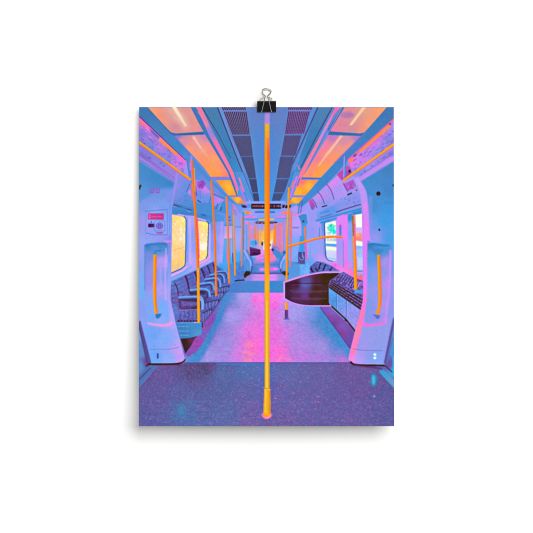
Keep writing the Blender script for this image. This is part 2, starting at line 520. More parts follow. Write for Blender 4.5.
    # ---- windows ---------------------------------------------------------
    rect(170, 207, 187, 214, [(172, 208, (70, 136, 210)), (186, 213, (60, 134, 206))], soft=.4, alpha=.8)
    poly([(170, 214), (196, 216), (197, 270), (190, 273), (171, 281)], [(190, 220, (170, 160, 248)), (190, 262, (182, 160, 250)), (195, 240, (150, 158, 246)), (187, 240, (120, 160, 246)),
                                                                        (180, 276, (120, 168, 246))])
    line([(189.5, 218), (190.5, 264)], 2.6, (196, 172, 248), soft=.6, alpha=.8)
    line([(187.2, 218), (187.4, 262)], 1.2, (112, 160, 248), soft=.3)
    W1 = [(172.4, 214.8), (178, 215.6), (183.4, 216.9)] + curve([(183.4, 216.9), (185.3, 218.6), (185.7, 222)], 4) + [(185.4, 245), (185, 261)] + \
        curve([(185, 261), (184.4, 265.2), (181.5, 267.6)], 4) + [(171.3, 272.6)]
    line(W1[2:-1], 2.0, (58, 108, 182), soft=.12)
    poly(W1, [(174, 216, (255, 216, 126)), (183, 220, (255, 228, 134)), (176, 235, (255, 218, 150)), (182, 236, (255, 226, 168)), (175, 255, (255, 210, 140)), (183, 258, (255, 212, 116)),
              (174, 270, (250, 196, 136)), (178, 262, (255, 208, 118))])
    grain(W1, 8, 1.6, 1.8, (.2, .7, 1))
    grain(W1, 22, 1.8, 2.2, (0, .4, 1.4), .55)
    grain(W1, 26, 1.3, 1.5, (0, -.6, 1.2), .7)
    for x, y, r in ((181, 229.5, 1.1), (180.8, 232.6, .9), (180.5, 239, 1.1), (181.5, 227, .6), (175.5, 224, .8)):
        ell(x, y, r * .8, r * 1.2, (255, 248, 236), soft=.4)
    line([(171.8, 250.5), (184.5, 247.5)], .6, (230, 160, 120), soft=.2, alpha=.6)
    line([(178, 263), (178.4, 267)], .9, (176, 184, 214), soft=.4, alpha=.7)
    line([(178, 214.3), (184, 215.6)], 1.1, (228, 160, 240), soft=.2)
    line([(171.3, 273.2), (182, 268.4)], .8, (70, 84, 150), soft=.1)
    line([(171, 275.8), (183, 270.3), (187, 266.4)], 2.4, (246, 160, 236), 1.2, soft=.25)
    line([(171, 278), (184, 272), (192, 266.5)], 1.4, (110, 168, 250), soft=.25)
    # second window
    poly([(197, 217), (210, 220), (212, 262), (197, 270)], [(208, 222, (90, 150, 230)), (210, 240, (150, 162, 248)), (208, 258, (190, 164, 250))])
    W2 = [(197.2, 220.6), (206.4, 222)] + curve([(206.4, 222), (207.8, 222.8), (208.2, 225)], 3) + [(207.6, 240), (207.2, 255.4), (205.6, 258.4), (197.6, 262.2)]
    line(W2[1:-1], 1.5, (70, 84, 120), soft=.1)
    poly(W2, [(198, 222, (255, 218, 116)), (206, 224, (255, 230, 130)), (201, 235, (255, 220, 160)), (204, 247, (255, 234, 194)), (199, 255, (255, 212, 120)), (205, 256, (255, 222, 120))])
    grain(W2, 15, 1.3, 1.5, (.1, .6, 1.3))
    grain(W2, 20, 1.5, 1.8, (.0, .5, 1.3), .6)
    for x, y, r in ((203.5, 245.5, 1.8), (202, 248.5, 1.5), (204, 249.2, 1.2), (202.8, 234.5, .9)):
        ell(x, y, r, r * 1.1, (255, 246, 236), soft=.6)
    line([(196.5, 218.2), (206, 220.9)], 1.3, (238, 164, 236), soft=.2)
    line([(209.8, 224), (209.6, 257)], 1.5, (200, 178, 250), soft=.3)
    line([(198, 264.4), (206.5, 260.3), (210, 256.5)], 1.7, (250, 158, 222), 1.0, soft=.2)
    line([(198, 266), (208, 261.2), (212, 257)], 1.1, (164, 164, 250), soft=.2)
    # wall beyond the second window
    poly([(211, 222), (224.5, 221), (224, 262), (226, 275), (214, 270), (211, 258)], [(213, 226, (106, 146, 232)), (218, 228, (150, 150, 244)), (223, 240, (178, 160, 248)), (213, 245, (130, 152, 244)),
                                                                         (218, 258, (146, 164, 250)), (222, 270, (56, 156, 236))], soft=.3)
    line([(222, 222), (221, 262)], 2.2, (184, 158, 248), soft=.6, alpha=.8)
    poly([(224.3, 216), (236, 215), (236, 226), (224, 225.5)], (100, 152, 238), soft=.3)
    poly([(224.3, 226), (232.5, 225.6), (232, 239.4), (224.3, 239)], [(226, 228, (170, 160, 250)), (230, 236, (204, 172, 250))], soft=.15)
    line([(224, 225.4), (236, 225.2)], .9, (64, 130, 214), soft=.12)
    line([(224, 239.2), (232, 238.8)], .7, (84, 152, 230), soft=.12)
    poly([(224, 239.8), (232.6, 239.4), (234, 268), (226, 272), (222.5, 266)], [(226, 242, (98, 168, 246)), (228, 260, (70, 168, 244)), (231, 268, (90, 170, 246)), (225, 268, (76, 160, 238))], soft=.2)
    poly([(234, 216), (242, 214), (242.3, 262), (234.5, 262)], [(237, 220, (140, 158, 246)), (238, 240, (160, 166, 250)), (238, 258, (78, 164, 240)), (240, 245, (150, 164, 250))], soft=.2)
    line([(231, 240), (231.6, 257)], 1.2, (176, 160, 248), soft=.2)
    ell(229.8, 220.3, 1.1, .7, (150, 50, 170), soft=.2)
    ell(229.5, 217.3, 1.0, .9, (80, 90, 180), soft=.3)
    line([(233, 226.8), (242, 227)], .9, (88, 140, 226), soft=.15)
    line([(232.6, 253), (233.2, 266)], 1.1, (76, 84, 170), soft=.15)
    line([(227.4, 248), (227.4, 261)], 1.4, (238, 110, 200), soft=.2)

    # ---- far end of the carriage, left of the big pole ---------------------
    poly([(242, 208), (266, 208), (266, 268), (243, 266)], [(244, 212, (120, 158, 246)), (255, 215, (150, 158, 248)), (246, 240, (110, 166, 244)), (255, 230, (160, 150, 240)), (262, 235, (250, 160, 170)),
                                                            (252, 250, (90, 170, 240)), (262, 252, (220, 150, 225)), (262, 214, (112, 160, 246))], soft=.2)
    for x0, y0, x1, y1, c in ((244, 209.5, 253, 210.6, (110, 164, 246)), (255, 211.2, 264, 213, (70, 110, 190)), (250, 213.4, 264, 215, (150, 156, 250)), (243, 215.8, 264, 217.4, (140, 152, 248)),
                              (243, 218.4, 264, 220.5, (90, 150, 238)), (256, 221, 264, 222.5, (90, 160, 240))):
        rect(x0, y0, x1, y1, c, soft=.35)
    ell(247.8, 212.6, 4.6, 1.5, (248, 140, 130), soft=.4, rot=.25)
    ell(247.6, 212.9, 1.8, 1.3, (255, 138, 20), soft=.35)
    ell(250.3, 217, 6.5, .8, (244, 120, 232), soft=.3)
    ell(249.5, 217, 3, .55, (255, 100, 214), soft=.2)
    ell(235, 208, 1.3, 1.0, (248, 126, 214), soft=.3)
    line([(233, 204), (240, 216.5)], 1.4, (196, 130, 240), soft=.4)
    rect(258.5, 219.2, 264.8, 220.6, (255, 186, 70), soft=.25)
    poly([(254, 222.6), (257, 221.6), (265, 221.8), (265, 223.6), (257, 223.6)], (54, 36, 52), soft=.1)
    line([(257, 222.4), (264.5, 222.5)], .6, (206, 110, 120), soft=.15)
    for x, y0, y1, w, c in ((243.3, 212, 266, 1.4, (64, 140, 214)), (246.5, 222, 262, 1.0, (110, 150, 240)), (252, 226, 246, 1.3, (214, 130, 220)), (256, 224, 240, 1.6, (206, 130, 230)),
                            (259, 226, 244, 1.2, (140, 160, 246)), (262, 223, 232, 1.2, (150, 150, 240)), (245, 234, 249, 1.0, (176, 150, 244))):
        line([(x, y0), (x, y1)], w, c, soft=.3)
    ell(247, 223, 1.8, 1.6, (248, 128, 200), soft=.5)
    ell(252, 227, 1.2, 1.5, (250, 130, 200), soft=.4)
    for x, y0, y1, w, c in ((255.4, 226.5, 240, 1.6, (255, 142, 20)), (254.6, 234, 240.5, 1.2, (255, 120, 80)), (259.7, 230, 246, 1.3, (255, 190, 20)), (262.6, 231, 243, 1.8, (255, 196, 40)),
                            (261, 236, 242, 1.5, (255, 214, 60)), (257.8, 232, 241, 1.4, (255, 130, 110)), (251.5, 234, 238, 1.4, (250, 120, 140))):
        line([(x, y0), (x + .3, y1)], w, c, soft=.3)
    rect(249.5, 236, 256, 237.8, (248, 116, 150), soft=.4, alpha=.8)
    ell(254, 243, 3.5, 2.8, (60, 168, 236), soft=.7)
    ell(256.2, 245.6, 1.2, 1.0, (255, 100, 220), soft=.3)
    line([(255.8, 240.5), (255.8, 245)], 1.0, (70, 90, 190), soft=.3)
    ell(262.4, 243.6, 1.0, 2.0, (34, 24, 40), soft=.25)
    ell(263.8, 242.3, .7, .9, (30, 24, 40), soft=.2)
    line([(263.5, 240), (264, 250)], 1.2, (240, 225, 200), soft=.3)
    rect(259, 254.5, 265, 263.5, [(260, 255, (242, 120, 224)), (264, 262, (250, 130, 236))], soft=.4)
    line([(259.8, 258), (259.8, 262)], 1.0, (90, 90, 180), soft=.2)
    for k in range(6):                                     # repeating poles and door frames, far off
        x = 250.2 + k * 2.1
        line([(x, 224 + k * 1.2), (x + .2, 240 + k * .6)], .5, [(255, 150, 110), (226, 130, 220), (120, 160, 246)][k % 3], soft=.15, alpha=.8)
        line([(244.5 + k * 2.6, 220.5 + k * .5), (246 + k * 2.6, 220.3 + k * .5)], .6, (206, 170, 248), soft=.15)
    ell(262, 236, 4.5, 8, (255, 170, 60), soft=2.2, alpha=.3)
    # far left seats' glass draught screen and blue partition
    poly([(226, 268), (236, 262), (250, 258), (256, 258), (252, 272), (250, 284), (228, 286)], [(232, 270, (80, 150, 230)), (240, 264, (70, 160, 236)), (252, 262, (72, 150, 224)), (240, 278, (74, 128, 210)), (233, 282, (70, 120, 205))], soft=.3)
    for x0, dx, c, w in ((243.0, 0, (140, 160, 250), 1.0), (244.6, 0, (78, 130, 210), .8), (246.2, 0, (150, 160, 250), .9), (247.6, 0, (70, 120, 200), .7)):
        line(curve([(x0, 250.5), (x0 + 3.5, 256), (x0 + 6, 261.5), (x0 + 6.8, 270)]), w, c, soft=.15)
    rect(234.5, 262.8, 246, 265, (72, 78, 150), soft=.3)
    rect(235.2, 265, 244, 281, [(237, 266, (62, 140, 220)), (243, 280, (82, 124, 214))], soft=.2)
    line([(234.7, 280.6), (244, 280.2)], .9, (44, 34, 60), soft=.15)
    poly([(243.6, 274.5), (246, 271), (250, 271.3), (250.2, 274.6), (247, 276.2), (244.5, 278.5)], (58, 42, 24), soft=.2)
    line([(251.8, 268), (251, 273.5), (246, 278)], .8, (60, 50, 110), soft=.2)
    poly([(248.3, 247.3), (250, 247), (250, 255.9), (248.8, 255.7)], (218, 130, 160), soft=.15)
    poly([(249.8, 247), (260.4, 249.5), (260.7, 254), (258, 255.2), (250, 256)], [(251, 250, (96, 40, 130)), (259, 251, (92, 34, 96)), (255, 255, (70, 26, 80))], soft=.15)
    grain([(249.8, 247), (260.4, 249.5), (260.7, 254), (250, 256)], 8, .9, .9)
    line([(250.6, 248), (259.8, 250)], .6, (140, 70, 160), soft=.2)
    line([(250.4, 251.4), (260, 252)], .5, (120, 56, 140), soft=.2)

    # =====================================================================
    # RIGHT SIDE
    # =====================================================================
    poly([(387, 107), (394, 107), (394, 119), (347.6, 160.2), (338, 172), (316, 195), (303, 206), (296, 206), (331.6, 166), (364, 133)],
         [(390, 110, (68, 120, 182)), (372, 130, (66, 126, 190)), (352, 150, (74, 126, 204)), (330, 176, (62, 136, 208)), (306, 200, (72, 140, 214))])
    line([(366, 132), (334, 164)], 1.8, (110, 116, 206), soft=.6, alpha=.7)
    line([(346, 163), (300, 206)], 1.0, (96, 116, 200), soft=.3, alpha=.6)
    line([(347, 166), (312, 199)], 1.4, (98, 150, 236), soft=.4)
    # upper wall beyond the pillar
    poly([(303, 206), (316, 195), (343, 170), (352, 172), (361, 180), (363, 300), (300, 300), (290, 215)],
         [(320, 195, (190, 140, 240)), (332, 186, (206, 136, 242)), (340, 195, (156, 152, 244)), (325, 206, (140, 150, 240)), (345, 204, (120, 152, 240)), (310, 215, (150, 152, 246)),
          (355, 200, (136, 146, 240)), (310, 240, (150, 162, 248)), (320, 232, (158, 156, 248)), (345, 240, (170, 150, 248)), (300, 250, (100, 165, 245))])
    poly([(334, 179), (339, 175), (346, 188), (347, 196), (334, 200), (326, 192), (318, 195)], [(332, 182, (212, 134, 244)), (340, 190, (172, 148, 246)), (328, 196, (164, 148, 246))], soft=.5)
    for q in (((317.5, 191.5), (321.5, 196.5), (324.5, 204)), ((326.5, 184), (331, 190.5), (334, 199.5)), ((312, 199), (315, 203), (317, 208))):
        line(curve([*q]), .75, (92, 86, 150), soft=.12)
    poly([(308.7, 201), (311.5, 199.2), (315.5, 206), (313.2, 210.2), (311, 209)], [(310, 201, (206, 70, 190)), (313, 208, (140, 90, 200))], soft=.3)
    line([(321.8, 207), (327, 205.4)], 1.1, (62, 56, 92), soft=.15)
    poly([(317, 212), (330, 206.5), (360, 197), (361, 206), (330, 216), (317, 221)], [(320, 213, (110, 156, 244)), (345, 205, (134, 146, 240)), (330, 212, (96, 150, 238)), (356, 202, (132, 146, 240))], soft=.6)
    line([(320, 213.5), (329, 210.8)], 1.2, (66, 138, 218), soft=.3)
    line([(320.5, 217.5), (332, 214.2)], .9, (92, 110, 190), soft=.15)
    line([(336, 212.3), (343, 209.7), (361, 204.3)], .85, (82, 64, 122), soft=.08)
    line([(337, 214.2), (361, 206.4)], 1.2, (118, 158, 248), soft=.2)
    line([(316, 221), (336, 215.6), (361.5, 208.6)], 1.8, (58, 142, 218), soft=.25)
    for k in range(22):
        x, y = 340 + RNG.random() * 19, 197 + RNG.random() * 8
        ell(x, y, .4 + .3 * RNG.random(), .35, [(86, 88, 180), (190, 130, 230), (94, 80, 160)][k % 3], soft=.1, alpha=.8)
    # advert band right
    adr = [(394, 119.5), (349, 160.2), (352, 174), (360.5, 181), (394, 161)]
    poly(adr, [(391, 127, (168, 130, 230)), (375, 142, (196, 118, 230)), (352, 162, (236, 112, 230)), (362, 160, (206, 124, 234)), (388, 140, (140, 128, 222)), (378, 152, (150, 136, 232)),
               (392, 154, (168, 130, 228)), (370, 168, (160, 140, 236)), (356, 172, (176, 128, 232)), (362, 178, (190, 136, 240))])
    for i in range(170):
        x = 352 + RNG.random() * 42
        y = 158 - (x - 352) * .86 + 3 + RNG.random() * 17
        l = .6 + RNG.random() * 2.4
        c = [(88, 96, 190), (84, 78, 168), (206, 150, 246), (232, 120, 228), (104, 132, 222)][i % 5]
        line([(x, y), (x + l, y - l * .85)], .35 + .5 * RNG.random(), c, soft=.15, alpha=.6)
    line([(394, 119.2), (348, 160.4)], 1.8, (240, 96, 170), 2.2, soft=.3)
    poly(D((462, 172), (478, 190), (440, 222), (250, 384), (240, 372)), (255, 142, 66), soft=.2)
    poly(D((452, 182), (470, 190), (420, 236), (410, 224)), (255, 140, 84), soft=.2)
    line([(387, 133), (366, 152)], 1.6, (240, 110, 220), soft=.6, alpha=.8)
    ell(390, 124, 1.2, .8, (96, 62, 122), soft=.3, rot=-.7)
    ell(354.9, 155.4, 2.2, 1.0, (96, 88, 132), soft=.25, rot=-.7)
    ell(357.5, 153.4, 1.2, .8, (206, 110, 160), soft=.25, rot=-.7)
    poly([(347.8, 160.8), (352, 157.6), (354, 160), (349.6, 164)], (255, 124, 120), soft=.35)
    line([(349.5, 162), (351, 166)], 2.0, (252, 110, 196), soft=.5)
    # ledge under the right rail
    poly([(394, 148.5), (352, 175.6), (360.5, 181.4), (394, 161)], [(390, 153, (136, 122, 220)), (360, 174, (130, 142, 234)), (364, 178, (196, 142, 244)), (390, 160, (186, 134, 238))], soft=.3)
    line([(394, 153), (360, 175.4)], .6, (92, 96, 192), soft=.15, alpha=.8)
    line([(394, 157.6), (360, 179.2)], 3.0, (194, 136, 240), soft=.5)
    for k in range(30):
        t = RNG.random()
        x, y = 393 - t * 30, 150.5 + t * 20 + RNG.random() * 2.2
        ell(x, y, .6, .35, (84, 100, 196), soft=.1, alpha=.7, rot=-.6)
    # magenta cabinet pieces at the end of the rail
    poly([(336.6, 174.2), (342, 170), (347, 165.5), (350.8, 168), (351.6, 173), (343.5, 180.6), (341, 180)], [(339, 175, (186, 76, 186)), (348, 169, (200, 80, 190)), (349, 173, (150, 80, 180))], soft=.25)
    line([(345, 162), (344.2, 177.5)], 2.4, (66, 138, 214), soft=.2)
    line([(344.3, 156), (343.6, 178)], .9, (206, 140, 240), soft=.2)
    ell(349.6, 171.2, 1.2, 1.5, (56, 36, 46), soft=.25)
    poly([(343, 184.4), (353, 179.6), (356, 186.6), (347, 191.4)], [(345, 186, (196, 80, 206)), (353, 183, (176, 84, 200)), (350, 189, (190, 80, 200))], soft=.15)
    for k in range(12):
        ell(345.5 + RNG.random() * 8.5, 182.5 + RNG.random() * 6.5, .9, .4, [(120, 130, 226), (226, 120, 226), (110, 70, 190)][k % 3], soft=.15, rot=-.4)
    line([(343.2, 183.2), (347.6, 191.6)], .8, (90, 90, 180), soft=.15)
    line([(347.3, 195), (351.8, 193)], 1.3, (50, 40, 74), soft=.12)
    line([(352.4, 192.4), (355.4, 191)], 1.2, (240, 120, 190), soft=.2)
    ell(356.4, 190.3, .8, .8, (86, 76, 160), soft=.15)
    # far right door pillar
    poly([(291, 208), (297, 205), (300, 217), (299.5, 252), (290, 262)], [(293, 212, (170, 150, 245)), (296, 225, (186, 154, 248)), (294, 245, (130, 165, 248))], soft=.3)
    poly([(297.5, 216.4), (302, 213.6), (306.5, 214.5), (308.3, 226), (308, 252), (298, 252), (300.8, 232), (300.2, 223)], [(303, 217, (66, 140, 216)), (305, 232, (80, 158, 236)), (303, 248, (80, 160, 240))], soft=.15)
    line(curve([(297, 216), (300, 222), (300.6, 232), (299.8, 250)]), 1.5, (196, 150, 246), soft=.2)
    line([(297, 215.6), (305, 212.5)], 1.3, (226, 130, 236), soft=.3)
    line([(302.5, 200.5), (300.5, 213)], 1.0, (90, 104, 196), soft=.2)
    line([(299.6, 203), (298.2, 214)], 1.1, (70, 132, 214), soft=.2)
    line(curve([(306.5, 207), (307.8, 216), (309.3, 230), (309.2, 258)]), 2.0, (148, 158, 248), soft=.3)
    ell(303.4, 221.4, .9, 1.0, (56, 62, 90), soft=.15)
    ell(297, 208, 1.3, .8, (250, 120, 190), soft=.2, rot=-.4)
    line([(293, 216), (297, 213.6)], 1.0, (252, 120, 140), soft=.2)
    rect(292.5, 227, 299, 228.4, (84, 140, 226), soft=.25)
    line([(291.6, 233), (291.6, 258)], 1.2, (120, 160, 248), soft=.3)
    poly([(299.8, 236), (304.6, 236), (304.6, 252), (299, 252)], (64, 154, 232), soft=.4)
    # wall under the right window, blue seat shell
    poly([(306.4, 224), (325, 220), (325.5, 256), (327, 262), (341, 270), (318, 262), (310, 268), (306, 270)],
         [(310, 230, (150, 152, 246)), (321, 228, (160, 156, 248)), (312, 250, (146, 162, 250)), (322, 258, (190, 150, 246)), (320, 244, (146, 160, 250)), (309, 264, (104, 160, 244))], soft=.3)
    line([(319.6, 227.5), (319.2, 237)], .9, (92, 132, 220), soft=.2)
    line([(322.8, 224), (322.5, 258)], 1.5, (176, 150, 248), soft=.4)
    line([(310.2, 244), (310, 266)], .7, (130, 150, 240), soft=.2)
    # right window one
    poly([(321, 221.6), (337, 217), (344, 214), (344, 270), (336, 266), (323.6, 260)], [(324, 224, (90, 150, 232)), (338, 222, (216, 134, 246)), (342, 240, (226, 126, 246)), (340, 258, (176, 150, 246)), (330, 262, (206, 150, 246)), (324, 250, (120, 160, 246))], soft=.2)
    line([(320, 222.8), (337, 218.2)], 1.8, (44, 150, 232), soft=.3)
    line(curve([(324.4, 222.5), (325, 240), (325.8, 255.5), (328, 259.8), (333, 261.3)]), 1.1, (62, 96, 180), soft=.1)
    R1 = [(325, 223.2), (336, 220.8), (336.9, 260.8)] + curve([(333, 260.9), (328.4, 259.6), (326.4, 255.5), (325.6, 245)], 4)
    poly(R1, [(330, 222, (255, 252, 236)), (327, 230, (240, 250, 240)), (335, 230, (180, 244, 236)), (330, 238, (236, 226, 236)), (331, 246, (240, 244, 232)), (328, 254, (206, 208, 250)), (335, 255, (200, 208, 252))])
    for x, y, r, c in ((330.5, 226, 2.2, (60, 232, 214)), (332, 229.5, 2.6, (40, 236, 216)), (334, 232, 2.0, (30, 226, 230)), (329, 229, 1.6, (110, 214, 236)), (331.5, 224.6, 1.2, (110, 240, 180)), (327.6, 227.6, 1.0, (120, 200, 248)),
                       (334, 226.5, 1.0, (60, 220, 236)), (329.6, 233, 1.3, (150, 220, 240)), (332, 228, 1.2, (30, 246, 190))):
        ell(x, y, r, r, c, soft=.5)
    grain(R1[:2] + [(336.3, 235), (325.5, 235)], 70, .8, .8, (1, .4, .5))
    line([(325.6, 242.2), (336.6, 243)], 1.6, (255, 250, 232), soft=.3)
    poly([(325.6, 243.6), (336.8, 244), (336.8, 247), (325.8, 246)], (84, 168, 246), soft=.3)
    poly([(325.8, 246.8), (336.8, 248), (336.8, 251), (331, 249.6), (326, 250)], (255, 246, 228), soft=.4)
    for x, c in ((328, (120, 230, 240)), (331, (255, 176, 150)), (333.5, (110, 236, 190)), (335.5, (200, 160, 240))):
        rect(x - .8, 238.4, x + .9, 241.2, c, soft=.3)
    line([(327, 258), (336.5, 259.4)], 1.2, (140, 190, 250), soft=.4)
    rect(336.4, 222, 337.4, 261, (206, 140, 246), soft=.25)
    # post between the windows
    poly([(337, 217.6), (347.6, 214.5), (348, 272), (337.2, 264)], [(338, 220, (214, 136, 246)), (345, 218, (232, 124, 248)), (343, 235, (232, 124, 250)), (340, 255, (176, 150, 248)), (346, 255, (226, 124, 248)), (346, 266, (240, 120, 226))], soft=.2)
    poly([(337, 239), (342.6, 239), (343.4, 270), (337.4, 266)], [(339, 242, (164, 152, 248)), (341, 262, (176, 150, 248))], soft=.3)
    line([(343.2, 240), (343.4, 270)], .5, (140, 110, 220), soft=.15)
    rect(339.2, 224.8, 341.4, 236, [(340, 225, (190, 84, 210)), (340, 229, (58, 140, 224)), (340, 236, (72, 150, 230))], soft=.3)
    poly([(347.6, 214.6), (352.2, 213.2), (352.2, 276), (348, 274)], [(350, 217, (60, 140, 216)), (350, 226, (140, 160, 248)), (350, 250, (160, 160, 250)), (350, 272, (206, 140, 240))], soft=.2)
    poly([(352, 212.4), (361.5, 209.8), (361.8, 214.4), (353, 216)], (58, 140, 218), soft=.3)
    # right window two
    R2 = [(355.4, 215), (361.8, 213.8), (362.8, 270.6), (357.5, 270.6)]
    poly([(353, 215), (364, 213), (364, 274), (354, 274)], (200, 150, 250))
    poly(R2, [(358, 217, (255, 254, 232)), (359, 225, (255, 250, 240)), (359, 231, (206, 188, 248)), (359, 250, (150, 190, 250)), (361, 262, (190, 206, 250)), (358, 268, (150, 200, 252))])
    rect(355.6, 227.6, 362.2, 232.4, [(356, 228, (200, 178, 250)), (362, 232, (226, 180, 240))], soft=.4)
    poly([(355.6, 233), (362, 232.6), (362.2, 241.4), (355.8, 240)], [(357, 234, (255, 176, 126)), (361, 237, (255, 140, 150)), (358, 240, (255, 126, 110))], soft=.25)
    ell(359.5, 234.6, .7, 1.4, (210, 160, 220), soft=.3)
    poly([(355.8, 241), (362.3, 242), (362.4, 246), (356, 245.4)], (255, 252, 224), soft=.3)
    line([(356, 247), (362.4, 247.6)], 1.5, (110, 190, 246), soft=.3)
    grain([(356, 248), (362.6, 248), (362.8, 270), (357, 270)], 60, .9, 1.4, (-1, .1, .1))
    line([(357, 271), (363, 271)], .7, (60, 90, 140), soft=.1)
    # pink sill
    poly([(330, 261.6), (338, 264.6), (352, 272.8), (363, 278), (363, 285), (352, 279), (339, 271), (334, 267.5)], [(334, 264, (246, 110, 236)), (345, 271, (238, 126, 232)), (353, 277, (252, 116, 196)), (360, 276, (252, 104, 170)), (362, 282, (246, 100, 160))], soft=.25)
    ell(334.8, 265.2, 1.3, 1.4, (255, 92, 214), soft=.3)
    line([(349.5, 268), (353, 274)], 2.4, (252, 116, 190), soft=.4)
    ell(361, 276.4, 1.6, 1.4, (255, 122, 60), soft=.3)
    # far right seats under window one
    poly([(309.6, 267), (316.6, 261.2), (323, 262.2), (332, 266), (340.5, 271.6), (310, 276)], [(313, 268, (84, 90, 176)), (320, 264, (84, 108, 190)), (330, 268, (90, 100, 190)), (337, 271, (120, 100, 190))], soft=.15)
    for x0, y0, x1, y1 in ((320.6, 262.8, 318.6, 269.4), (325.6, 264.6, 322.6, 271), (332.3, 267.4, 329.5, 270.8), (311, 268, 312.8, 272.5), (315.2, 268, 318, 271.5)):
        line([(x0, y0), (x1, y1)], 1.3, (58, 34, 72), soft=.2)
    grain([(309.6, 267), (316.6, 261.2), (323, 262.2), (340.5, 271.6), (310, 274)], 38, .7, .7, (.8, .5, 1))
    # blue partition and sign
    poly([(291, 262), (309, 262), (310, 276), (290, 284), (288, 276)], [(292, 268, (84, 150, 232)), (305, 266, (74, 166, 244)), (296, 278, (84, 160, 240))], soft=.3)
    poly([(298.5, 264), (308.6, 262), (309.6, 274), (297, 279)], [(301, 268, (96, 172, 248)), (306, 272, (110, 172, 250))], soft=.15)
    line([(298.6, 265), (296.8, 279)], .7, (150, 180, 255), soft=.15)
    grain([(291, 262), (309, 262), (310, 276), (290, 284)], 10, .9, .9)
    rect(291, 262.6, 298.5, 266.2, (78, 74, 150), soft=.3)
    line([(305.4, 243), (306.6, 259.6)], 1.9, (255, 84, 196), 1.5, soft=.15)
    rect(298.2, 252, 305, 264.2, [(299, 253, (66, 78, 154)), (304, 263, (86, 84, 166))], soft=.12)
    rect(298.4, 261.6, 304.8, 264, (92, 92, 150), soft=.2)
    sg = (186, 166, 232)                                   # wheelchair symbol
    for i in range(10):
        t0, t1 = math.radians(-70 + i * 30), math.radians(-70 + (i + 1) * 30)
        if i < 9:
            line([(301.5 + 2.0 * math.cos(t0), 258 + 2.0 * math.sin(t0)), (301.5 + 2.0 * math.cos(t1), 258 + 2.0 * math.sin(t1))], .55, sg, soft=.1)
    line([(302.3, 253.6), (302.3, 256.9), (304.1, 257.1)], .6, sg, soft=.1)
    line([(302.3, 255.4), (303.6, 255.6)], .45, sg, soft=.1)
    ell(302.4, 253.3, .5, .5, sg, soft=.1)

    # ---- far end right of the big pole --------------------------------------
    poly([(268, 208), (291, 208), (291, 262), (282, 268), (268, 266)], [(271, 212, (120, 158, 246)), (282, 214, (150, 150, 246)), (276, 238, (228, 120, 180)), (281, 240, (196, 140, 220)), (286, 240, (130, 150, 240)), (272, 240, (220, 150, 190)),
                                                                        (278, 256, (74, 140, 216)), (272, 256, (200, 140, 220)), (285, 258, (90, 150, 230))], soft=.2)
    for x0, y0, x1, y1, c in ((269.5, 209.4, 283, 211, (104, 160, 246)), (270, 211.3, 275, 213, (66, 104, 186)), (269.5, 213.4, 279, 215.2, (146, 152, 250)), (276, 217.8, 290, 219.4, (100, 156, 242)), (269.5, 220.3, 284, 221.6, (100, 160, 244))):
        rect(x0, y0, x1, y1, c, soft=.35)
    poly([(280, 213.4), (283, 211.4), (290, 211.6), (289, 214.4), (282, 214.6)], (252, 124, 140), soft=.3)
    ell(281.5, 216.7, 5.5, .85, (242, 116, 232), soft=.3)
    rect(269.5, 218.7, 274, 220.3, (255, 180, 60), soft=.3)
    poly([(269.5, 221.8), (276, 221.9), (278, 222.6), (275, 223.4), (269.5, 223.6)], (58, 36, 52), soft=.1)
    line([(270, 222.6), (275, 222.6)], .6, (206, 110, 120), soft=.15)
    line([(273, 223.6), (280, 223.6)], .6, (206, 150, 240), soft=.2)
    for pts, w, c in (([(275.9, 225), (274.9, 234), (275.3, 246)], 2.2, (255, 130, 50)), ([(279.5, 222), (278, 236), (280.5, 252)], 1.2, (250, 110, 150)), ([(281, 224), (280.4, 254)], 1.1, (252, 118, 110)),
                      ([(284, 221), (283.2, 250)], 1.0, (244, 112, 150)), ([(277.6, 226), (277, 240)], 1.1, (232, 120, 200)), ([(286, 222), (285, 250)], 1.0, (150, 160, 250)), ([(282.4, 226), (282, 252)], .8, (200, 140, 230)),
                      ([(288.6, 215), (289, 262)], 1.2, (120, 160, 248))):
        line(curve(pts), w, c, soft=.2)
    poly([(270.6, 232), (272, 230), (273.9, 230.4), (273.6, 236), (272.6, 243), (271, 244), (270.2, 240)], [(272, 231, (255, 180, 80)), (272, 236, (255, 206, 50)), (271, 243, (255, 232, 170))], soft=.35)
    line([(271, 241), (270.6, 249)], 1.6, (250, 236, 190), soft=.4)
    ell(270.2, 245, .5, 1.3, (60, 60, 110), soft=.2)
    poly([(273, 246), (277, 246.5), (281, 254), (283, 262), (280, 266), (274, 258), (272, 250)], [(275, 248, (110, 120, 220)), (279, 256, (66, 140, 210)), (281, 263, (60, 150, 220))], soft=.5)
    for k in range(6):
        x = 287.6 - k * 2.2
        line([(x, 223 + k * 1.0), (x - .2, 247 - k * .6)], .5, [(255, 150, 110), (226, 130, 220), (120, 160, 246)][k % 3], soft=.15, alpha=.7)
    ell(272.4, 236, 3.2, 8, (255, 170, 60), soft=2.0, alpha=.3)
    ell(272.5, 250, 1.1, 1.3, (36, 18, 24), soft=.25)
    ell(284, 252.5, .9, 1.2, (60, 50, 120), soft=.3)
    line([(275, 247.5), (279, 251)], .8, (240, 120, 210), soft=.2)
    for y0, y1, c in ((250, 254, (248, 122, 190)), (254, 256.5, (255, 130, 90)), (256.5, 258.5, (240, 120, 230)), (258.5, 262.5, (255, 120, 120)), (262.5, 264, (226, 140, 236))):
        rect(269.4, y0, 272.4 + (y0 - 250) * .26, y1, c, soft=.3)
    line(curve([(286, 255), (283, 258), (281, 263), (280.8, 270)]), 1.0, (176, 160, 250), soft=.2)
    line(curve([(286, 258), (284, 261), (283, 268), (283.4, 273)]), 1.2, (160, 170, 252), soft=.2)

